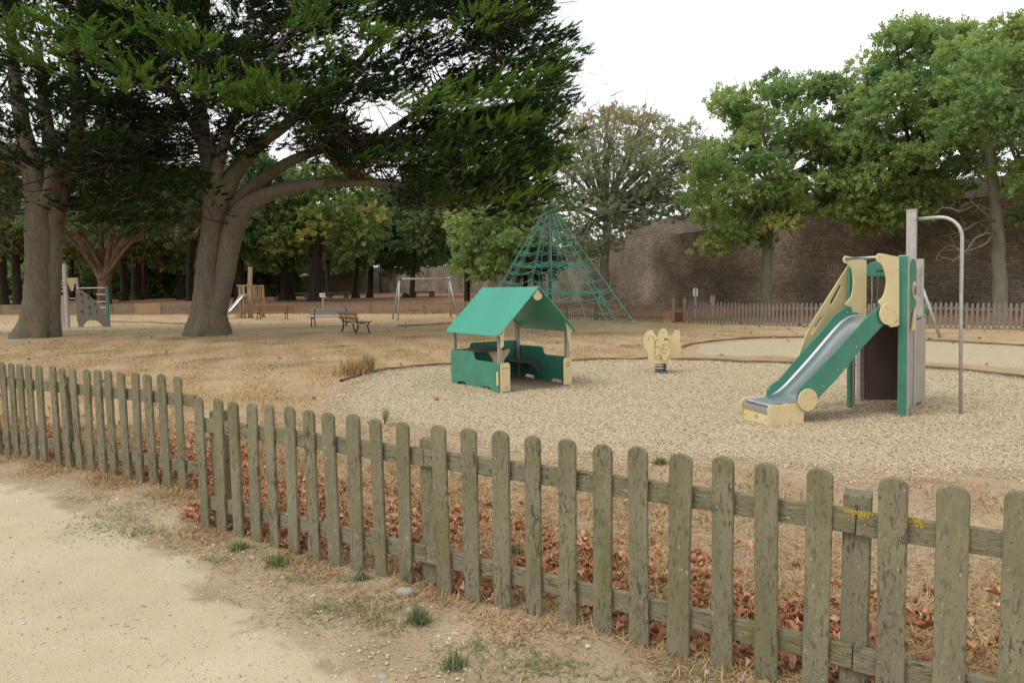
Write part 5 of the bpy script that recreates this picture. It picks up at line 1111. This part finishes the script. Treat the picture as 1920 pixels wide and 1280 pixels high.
# ================================================================ SPRING RIDER
p=GP(1239,699); sr=empty('spring_rider',(p[0],p[1],zat(p[0],p[1])+.012),R(-6),'cream squirrel-shaped spring rider on a dark green coil','spring rider')
SQ=smooth_out([(-.085,.17),(-.20,.20),(-.26,.29),(-.30,.42),(-.335,.56),(-.325,.67),(-.27,.77),(-.20,.80),(-.15,.775),(-.12,.70),(-.09,.655),(-.065,.655),(-.06,.72),(-.03,.79),(.02,.826),(.06,.82),(.095,.78),(.115,.72),(.125,.66),(.12,.58),(.105,.53),(.095,.49),(.115,.47),(.135,.46),(.135,.40),(.13,.23),(.10,.19),(.02,.18)],1)
def SQ2(dx): return [(x+dx,z) for x,z in SQ]
yo=-.14
s_o=MB().plate(SQ,[],yo-.009,yo+.009,'y').build('side_figure','cream',sr,bevel=.003)
BK=smooth_out([(-.085,.20),(-.20,.22),(-.26,.29),(-.30,.42),(-.30,.56),(-.25,.66),(-.12,.62),(.02,.60),(.15,.655),(.20,.67),(.245,.70),(.255,.775),(.28,.785),(.30,.76),(.33,.76),(.352,.785),(.37,.70),(.37,.60),(.35,.54),(.385,.52),(.385,.35),(.375,.26),(.20,.24),(.02,.21)],1)
MB().plate([(x,z) for x,z in BK],[],.14,.158,'y').build('side_figure','cream',sr,bevel=.003)
m=MB()
def stroke(m,pts,w_=.007):
    pts=smooth_out(pts,2,False)
    for a,b in zip(pts[:-1],pts[1:]):
        dx,dz=b[0]-a[0],b[1]-a[1]; l=math.hypot(dx,dz)+1e-9; nx_,nz_=-dz/l*w_/2,dx/l*w_/2
        m.plate([(a[0]-nx_,a[1]-nz_),(b[0]-nx_,b[1]-nz_),(b[0]+nx_,b[1]+nz_),(a[0]+nx_,a[1]+nz_)],[],yo-.0125,yo-.0095,'y')
for s_ in[[(-.25,.60),(-.22,.68),(-.17,.69),(-.13,.62),(-.12,.5),(-.13,.40),(-.12,.25)],[(-.12,.55),(-.10,.61),(-.05,.63)],[(.03,.54),(.01,.47),(.03,.43),(.07,.45),(.10,.42)],[(-.02,.48),(-.01,.40),(.04,.36),(.09,.39)],[(-.14,.50),(-.04,.48)],[(-.04,.36),(-.01,.30),(-.02,.20)],[(.0,.33),(.0,.25),(.05,.21),(.10,.24),(.11,.32)],[(-.10,.30),(-.08,.34),(-.04,.33),(-.03,.28),(-.06,.25),(-.10,.26),(-.10,.30)],[(.04,.55),(.07,.52),(.10,.51)],[(-.29,.45),(-.26,.36),(-.25,.28)],[(.01,.74),(.02,.76),(.04,.74)]]: stroke(m,s_)
m.build('drawn_lines','line_dark',s_o)
for ex in(.055,.092): MB().plate(circ(ex,.625,.016,12),[],yo-.013,yo-.009,'y').build('eye','edge_brown',s_o)
MB().box((.02,0,.36),(.22,.26,.03)).build('seat','brown_panel',sr,bevel=.005)
MB().box((.0,0,.203),(.15,.27,.02)).build('base_plate','brown_panel',sr,bevel=.004)
MB().tube([(.10,-.22,.635),(.11,.20,.645)],[.012]*2,8).build('handlebar','steel',sr)
MB().tube([(.12,-.20,.215),(.14,.22,.215)],[.016]*2,8).build('footrest','brown_panel',sr)
for y in(-.20,.22): MB().tube([(.13,y-.02,.215),(.13,y+.02,.215)],[.022]*2,10).build('footrest_cap','cream',sr)
cp=[]; 
for i in range(97):
    t=i/96; a=t*2*math.pi*3.2; z=.035+.155*t; r=.098 if t>.05 else .1; cp.append((r*math.cos(a),r*math.sin(a),z))
MB().tube(cp,.0125,8).build('spring','spring_green',sr,smooth=True)
MB().tube([(0,0,-.02),(0,0,.012),(0,0,.028)],[.125,.125,.105],24).build('foot_ring','mast_grey',sr)
# ================================================================ CLIMBING NET
nx0,ny0=1.85,32.6; cn=empty('climbing_net',(nx0,ny0,0),0,'tall green rope pyramid net on a grey mast behind the playhouse','climbing net')
HT=5.60
MB().tube([(0,0,0),(0,0,2.7),(0,0,HT)],[.075,.07,.06],14).build('mast','mast_grey',cn,smooth=True)
MB().tube([(0,0,HT),(0,0,HT+.05),(.02,0,HT+.09)],[.10,.10,.05],14).build('mast_cap','pale_red' if 'pale_red' in MATS else pmat('pale_red',(.45,.25,.2),rough=.5),cn)
S_=3.4; cor=[(S_,-S_),(S_,S_),(-S_,S_),(-S_,-S_)]
top=Vector((0,0,HT-.06))
def anch(i,t):
    a=Vector((*cor[i],.06)); b=Vector((*cor[(i+1)%4],.06)); q=a.lerp(b,t); k=1-.22*math.sin(math.pi*t); return Vector((q.x*k,q.y*k,.06))
lines=[]
for i in range(4):
    for t in(0,.25,.5,.75): lines.append((anch(i,t),t==0))
for k_,(q,isc) in enumerate(lines):
    tt=Vector((q.x*.02,q.y*.02,HT-.08)); pts=[tt.lerp(q,j/10)+Vector((0,0,-.10*math.sin(math.pi*j/10)*(1 if not isc else .4))) for j in range(11)]
    MB().tube(pts,.022 if isc else .017,5).build('corner_rope' if isc else 'rope','rope_green',cn)
    if isc: MB().tube([q,q*1.08+Vector((0,0,-.12))],[.022,.02],6).build('ground_anchor','steel',cn)
lv_=[.16,.24,.32,.40,.48,.56,.64,.72,.80,.88,.96]
def rp(q,t): return Vector((q.x*.02,q.y*.02,HT-.08)).lerp(q,t)+Vector((0,0,-.06*math.sin(math.pi*t)))
for li,t in enumerate(lv_):
    m=MB(); n=len(lines)
    for a in range(n):
        p0=rp(lines[a][0],t);p1=rp(lines[(a+1)%n][0],t); sg=.13*(p1-p0).length+.02
        m.tube([p0.lerp(p1,j/6)+Vector((0,0,-sg*math.sin(math.pi*j/6))) for j in range(7)],.0155,5,cap=False)
    m.build('ring_rope','rope_green',cn)
rr=random.Random(4)
for z,fr in((2.65,.50),(1.35,.75)):
    m=MB(); n=len(lines)
    for f2 in(.35,.65,1):
        for a in range(n):
            q0=rp(lines[a][0],fr);q1=rp(lines[(a+1)%n][0],fr); q0=Vector((q0.x*f2,q0.y*f2,z+.1*rr.random()));q1=Vector((q1.x*f2,q1.y*f2,z+.1*rr.random()))
            m.tube([q0.lerp(q1,j/5)+Vector((0,0,-.12*math.sin(math.pi*j/5))) for j in range(6)],.012,4,cap=False)
    for a in range(n):
        q=rp(lines[a][0],fr); m.tube([Vector((0,0,z+.2)),Vector((q.x*.5,q.y*.5,z-.12)),Vector((q.x,q.y,q.z))],.012,4,cap=False)
    m.build('inner_net','rope_green',cn)
m=MB()
for i in range(8):
    a=i*math.pi/4; m.tube([(.25*math.cos(a),.25*math.sin(a),HT-.9),(.6*math.cos(a),.6*math.sin(a),2.7),(.35*math.cos(a),.35*math.sin(a),1.3)],.011,4,cap=False)
m.build('inner_rope','rope_green',cn)
# ================================================================ SWINGS
def swing(base,ang,Lb,h,sp_,label,nseat=2,near_only=False):
    s=empty('swing_set',base,ang,label,'swing')
    for e_,x in enumerate((0,Lb)):
        ox=-.28 if e_==0 else .28
        for y in(-sp_,sp_): MB().tube([(x,y*.05,h),(x+ox,y,0)],[.045,.045],10).build('leg','galv',s,smooth=True)
        MB().box((x+ox*.62,0,h*.38),(.03,sp_*1.0,.16)).build('cross_panel','green',s,bevel=.01)
        MB().plate(circ(0,h,.10,10),[],-.08,.08,'x').build('joint_cover','green' if e_==0 else 'galv',s).location=(x,0,0)
    MB().tube([(0,0,h),(Lb,0,h)],[.045,.045],10).build('top_beam','galv',s,smooth=True)
    for k in range(nseat):
        xc=Lb*((.27,.73)[k]); se=MB().box((xc,0,.48 if k==0 else .33),(.46,.2,.035)).build('swing_seat','iron',s,bevel=.008)
        zz=.48 if k==0 else .33
        for dx in(-.22,.22): MB().tube([(xc+dx*1.1,0,h),(xc+dx,0,zz)],[.009,.009],5).build('chain','rope_grey',se)
    return s
b=GP(741,600); swing((-5.95,36.5,0),math.atan2(1.1,2.6),2.75,2.16,.62,'grey two-seat swing set with green cross panels, left of the playhouse')
# right-hand swing mostly behind the slide tower
q=V(1755,641,19.5); swing((q[0]-2.12,q[1]+.5,0),R(12),2.0,2.05,.75,'grey swing frame half hidden behind the slide tower')
# ================================================================ BENCHES
def bench(loc_,rz,Lb,wood,label,h=.76,two=True):
    b=empty('park_bench',loc_,rz,label,'bench',group='park benches on the lawn')
    # local: x along length, facing -y
    for i in range(3): 
        MB().box((Lb/2,-.08-.15*i,.42),(Lb,.125,.035)).build('seat_slat',wood,b,bevel=.008)
    for z,hh in((.56,.12),(.72,.12)): 
        o=MB().box((Lb/2,.075+(z-.5)*.25,z),(Lb,.03,hh)).build('back_slat',wood,b,bevel=.008); 
    for x in(.22,Lb-.22):
        m=MB(); m.tube([(x,.13,.78),(x,.05,.42)],[.022,.026],8)
        arc=[(x,.10-.0,0),(x,.05,.14),(x,.02,.30),(x,.04,.42)]; m.tube(arc,[.032,.025,.022,.026],8)
        m.tube([(x,-.46,0),(x,-.40,.14),(x,-.38,.28),(x,-.44,.395)],[.032,.025,.022,.024],8)
        m.tube([(x,.04,.395),(x,-.46,.395)],[.02,.02],8)
        pts=[(x,-.185-.21*math.cos(a),.10+.27*math.sin(a)) for a in[math.pi*i/10 for i in range(11)]]; m.tube(pts,[.014]*11,6)
        m.build('iron_frame','iron',b,smooth=True)
    return b
# bench 1: brown, seen from its side; length axis runs away from its near end
a=V(683,625,25.2); bench((a[0]-.10,a[1]-.1,0),math.atan2(.80,-.60),1.75,'bench_wood','brown slatted bench with curved iron legs seen end on, nearest of the three')
bench((V(581,607,31.2)[0],31.2,0),R(-3),1.9,'grey_wood','silvery grey weathered bench standing across behind the nearest one')
bench((V(480,597,39.2)[0],39.2,0),R(2),2.0,'bench_wood','brown bench farthest off, just right of the wooden slide tower')
# ================================================================ WOODEN TOWER WITH SLIDE
b=GP(472,592); b=(V(472,592,42)[0],42,0)
wt=empty('wooden_tower',b,0,'pale wooden play tower with a small steel slide behind the forked cypress','slide'); k=42/1280
def wpost(x,y,h,w_=.15,lean=0): MB().beam((x,y,0),(x+lean,y,h),w_,w_).build('post','pale_wood',wt,bevel=.02)
MB().beam((.0,-.2,0),(.05,-.2,2.1),.26,.24).build('tall_post','pale_wood',wt,bevel=.02); MB().beam((.05,-.2,2.1),(.12,-.2,3.1),.22,.20).build('tall_post','pale_wood',wt,bevel=.02)
wpost(-.62,-.1,2.0); wpost(-.75,.8,2.0); wpost(.70,.1,2.0); wpost(.3,1.0,2.0)
MB().plate([(-.75,-.25),(.75,-.05),(.45,1.05),(-.8,.95)],[],1.22,1.29,'z').build('deck','pale_wood',wt)
for a_,b_ in(((-.72,-.25),(.05,-.30)),((.1,-.28),(.78,.0))): MB().beam((a_[0],a_[1],1.98),(b_[0],b_[1],1.98 if b_[0]<.2 else 1.93),.10,.08).build('top_rail','pale_wood',wt)
for i in range(6): x=.2+.105*i; MB().beam((x,-.24+.045*i,1.15),(x+.03*(i%2),-.24+.045*i,1.95),.085,.03).build('slat','pale_wood',wt)
for i in range(4): x=-.5+.12*i; MB().beam((x,.85,1.3),(x,.85,1.95),.09,.03).build('slat','pale_wood',wt)
m=MB(); c_=smooth_out([(-.15,1.32),(-.30,1.28),(-.55,1.0),(-1.05,.42),(-1.25,.25),(-1.55,.16)],2,False); vs=[];fs=[]
pr_=[(-.25,.14),(-.23,.02),(0,0),(.23,.02),(.25,.14)]
for i,(x,z) in enumerate(c_):
    for y,h in pr_: q_=-(x+.15); vs.append((-.17-.80*q_-.60*y*1.25,-.40-.60*q_+.80*y*1.25,z+h))
for i in range(len(c_)-1):
    for j in range(4): fs.append((i*5+j,(i+1)*5+j,(i+1)*5+j+1,i*5+j+1))
m.add(vs,fs); m.build('chute','chute',wt,smooth=True)
for s_ in(-.26,.26): MB().tube([(-.17+.80*(x+.15)-.60*s_*1.25,-.40+.60*(x+.15)+.80*s_*1.25,z+.15) for x,z in c_],.028,8).build('chute_rim','steel',wt,smooth=True)
MB().tube([(-1.2,-1.2,.18),(-1.2,-1.2,0)],.02,6).build('chute_foot','iron',wt)
for i in range(4): MB().box((-.95+.14*i,.15,.1+.11*i),(.22,.6,.05)).build('step','pale_wood',wt)
for i,(x,z) in enumerate([(.3,.75),(.45,.6),(.62,.8),(.72,.55),(.38,.42),(.55,1.0)]):
    MB().tube([(x,-.05,z-.02),(x,-.05,z+.04)],[.03,.03],8).build('net_bead','yellow',wt)
# ================================================================ CLIMBING FRAME (left, part behind the big trunk)
cf=empty('climbing_wall_set',(V(144,613,33)[0],33,0),R(-2),'grey climbing wall with coloured holds and metal ladder beside the big left trunk','climbing frame'); q=33/1280.
def X(px): return (px-144)*q
def Z(py): return (613-py)*q
MB().plate([(X(112),0),(X(131),0),(X(131),Z(553)),(X(112),Z(553))],[],.0,.03,'y').build('side_board','pale_grey',cf)
MB().box((X(129),-.08,Z(495)/2),(.15,.12,Z(495))).build('tall_post','galv',cf,bevel=.01)
MB().tube([(X(129),0,Z(499)),(X(95),.1,Z(499)),(X(85),.3,Z(515)),(X(84),.3,0)],.035,8).build('pole','galv',cf)
cw=smooth_out([(X(145),Z(541)),(X(152),Z(541.5)),(X(165),Z(549)),(X(180),Z(562)),(X(190),Z(578)),(X(198),Z(588)),(X(208),Z(590)),(X(208),Z(613)),(X(194),Z(613)),(X(188),Z(604)),(X(180),Z(600)),(X(165),Z(600)),(X(159),Z(606)),(X(155),Z(614)),(X(145),Z(613))],1)
wl=MB().plate(cw,[],0,.03,'y').build('climbing_wall','climb_grey',cf,bevel=.004)
for (x,y,mt) in[(156,551,'hold_brown'),(170,557,'hold_brown'),(157,564,'hold_green'),(180,569,'hold_green'),(170,575,'hold_brown'),(156,583,'hold_brown'),(170,587,'hold_green'),(183,583,'hold_green')]:
    MB().tube([(X(x),0,Z(y)),(X(x),-.06,Z(y)+.01)],[.075,.045],8).build('hold',mt,wl)
MB().box((X(203),.1,Z(537)/2),(.12,.1,Z(537))).build('post','green',cf,bevel=.01)
MB().box((X(208),-.05,Z(590)/2),(.06,.06,Z(590))).build('post_foot','green',cf)
MB().tube([(X(146),.1,Z(540)),(X(203),.1,Z(540))],.03,8).build('top_bar','steel',cf)
for y in(552,566,577,589): MB().tube([(X(183),.1,Z(y)),(X(202),.1,Z(y))],.02,6).build('rung','steel',cf)
for y in(559,568,577,589): MB().tube([(X(131),.1,Z(y)),(X(144),.1,Z(y))],.02,6).build('rung','steel',cf)
for y in(526,532,538,545): MB().tube([(X(112),.1,Z(y)),(X(128),.1,Z(y))],.02,6).build('rung','steel',cf)
MB().plate(smooth_out([(X(122),Z(522)),(X(131),Z(520)),(X(144),Z(520)),(X(145),Z(527)),(X(139),Z(530)),(X(136),Z(545)),(X(131),Z(545)),(X(128),Z(535))],1),[],.2,.23,'y').build('guard_panel','cream',cf)
MB().box((X(144.5),.2,Z(520)/2),(.08,.08,Z(520))).build('post','galv',cf)
# ================================================================ SIGNS, POSTS, TABLES
def sign(px,py,Y,h,bw,bh,label,post_mat,marks):
    p=V(px,py,Y); s=empty('sign',(p[0],p[1],zat(p[0],p[1]) if Y<46 else 0),0,label,'sign'); MB().box((0,0,h/2),(.14,.10,h)).build('post',post_mat,s,bevel=.01)
    bd=MB().box((0,-.08,h-bh*.2),(bw,.03,bh)).build('board','white_paint',s,bevel=.004)
    m=MB()
    for (x,z,w2,h2) in marks: m.box((x,-.0975,h-bh*.2+z),(w2,.004,h2))
    m.build('print','edge_brown',bd); return s
sign(606,584,47.5,1.35,.38,.27,'white notice board on a pale wooden post behind the grey bench','pale_wood',[(.08,.02,.12,.10),(-.09,.05,.10,.015),(-.09,.01,.10,.015),(-.09,-.03,.10,.015)])
p=GP(1303,603); s=empty('sign',(p[0],p[1],zat(p[0],p[1])),0,'slim post with two narrow white plates at the far fence','sign')
MB().box((0,0,.75),(.09,.08,1.5)).build('post','grey_post',s,bevel=.008)
for x in(-.075,.075): MB().box((x,-.05,1.30),(.05,.02,.32)).build('plate','white_paint',s)
p=GP(1335,603); s=empty('sign',(p[0],p[1],zat(p[0],p[1])),0,'shorter post with two brown plates right of the white-plated one','sign')
MB().box((0,0,.55),(.08,.08,1.1)).build('post','grey_post',s,bevel=.008)
for x in(-.07,.07): MB().box((x,-.05,1.0),(.05,.02,.30)).build('plate','pale_wood',s)
p=V(844,588,43); s=empty('marker_post',(p[0],p[1],0),0,'thin dark post with a small white cap by the swing frame','post')
MB().box((0,0,.38),(.06,.06,.76)).build('post','iron',s); MB().box((0,-.01,.82),(.09,.07,.14)).build('cap','white_paint',s)
def table(px,py,Y,label,sc_=1.0,rz=.3):
    p=V(px,py,Y); t=empty('picnic_table',(p[0],p[1],zat(p[0],p[1])),rz,label,'picnic table',group='picnic tables among the far trees')
    MB().box((0,0,.74*sc_),(1.8*sc_,.75*sc_,.06)).build('tabletop','iron',t)
    for y in(-.65,.65): MB().box((0,y*sc_,.44*sc_),(1.8*sc_,.26*sc_,.05)).build('bench_board','iron',t)
    for x in(-.6,.6): MB().beam((x*sc_,-.7*sc_,0),(x*sc_,-.15*sc_,.72*sc_),.09,.09).build('leg','iron',t); MB().beam((x*sc_,.7*sc_,0),(x*sc_,.15*sc_,.72*sc_),.09,.09).build('leg','iron',t)
table(214,556,75,'dark picnic table left of the thick dark trunks',1.2); table(503,556,72,'dark picnic table beyond the wooden slide tower',1.1); table(120,556,88,'dark picnic table seen between the left trunks',1.2)
def block_bench(px,py,Y,label):
    p=V(px,py,Y); t=empty('stone_bench',(p[0],p[1],zat(p[0],p[1])),0,label,'bench'); MB().box((0,0,.55),(2.6,.7,.16)).build('seat','brown_panel',t,bevel=.02)
    for x in(-.95,.95): MB().box((x,0,.24),(.5,.6,.48)).build('leg','brown_panel',t,bevel=.02)
block_bench(634,560,78,'dark block bench before the pale wall section'); block_bench(793,563,72,'dark block bench behind the swings against the wall'); block_bench(560,556,80,'low pale block bench between thick dark trunks')
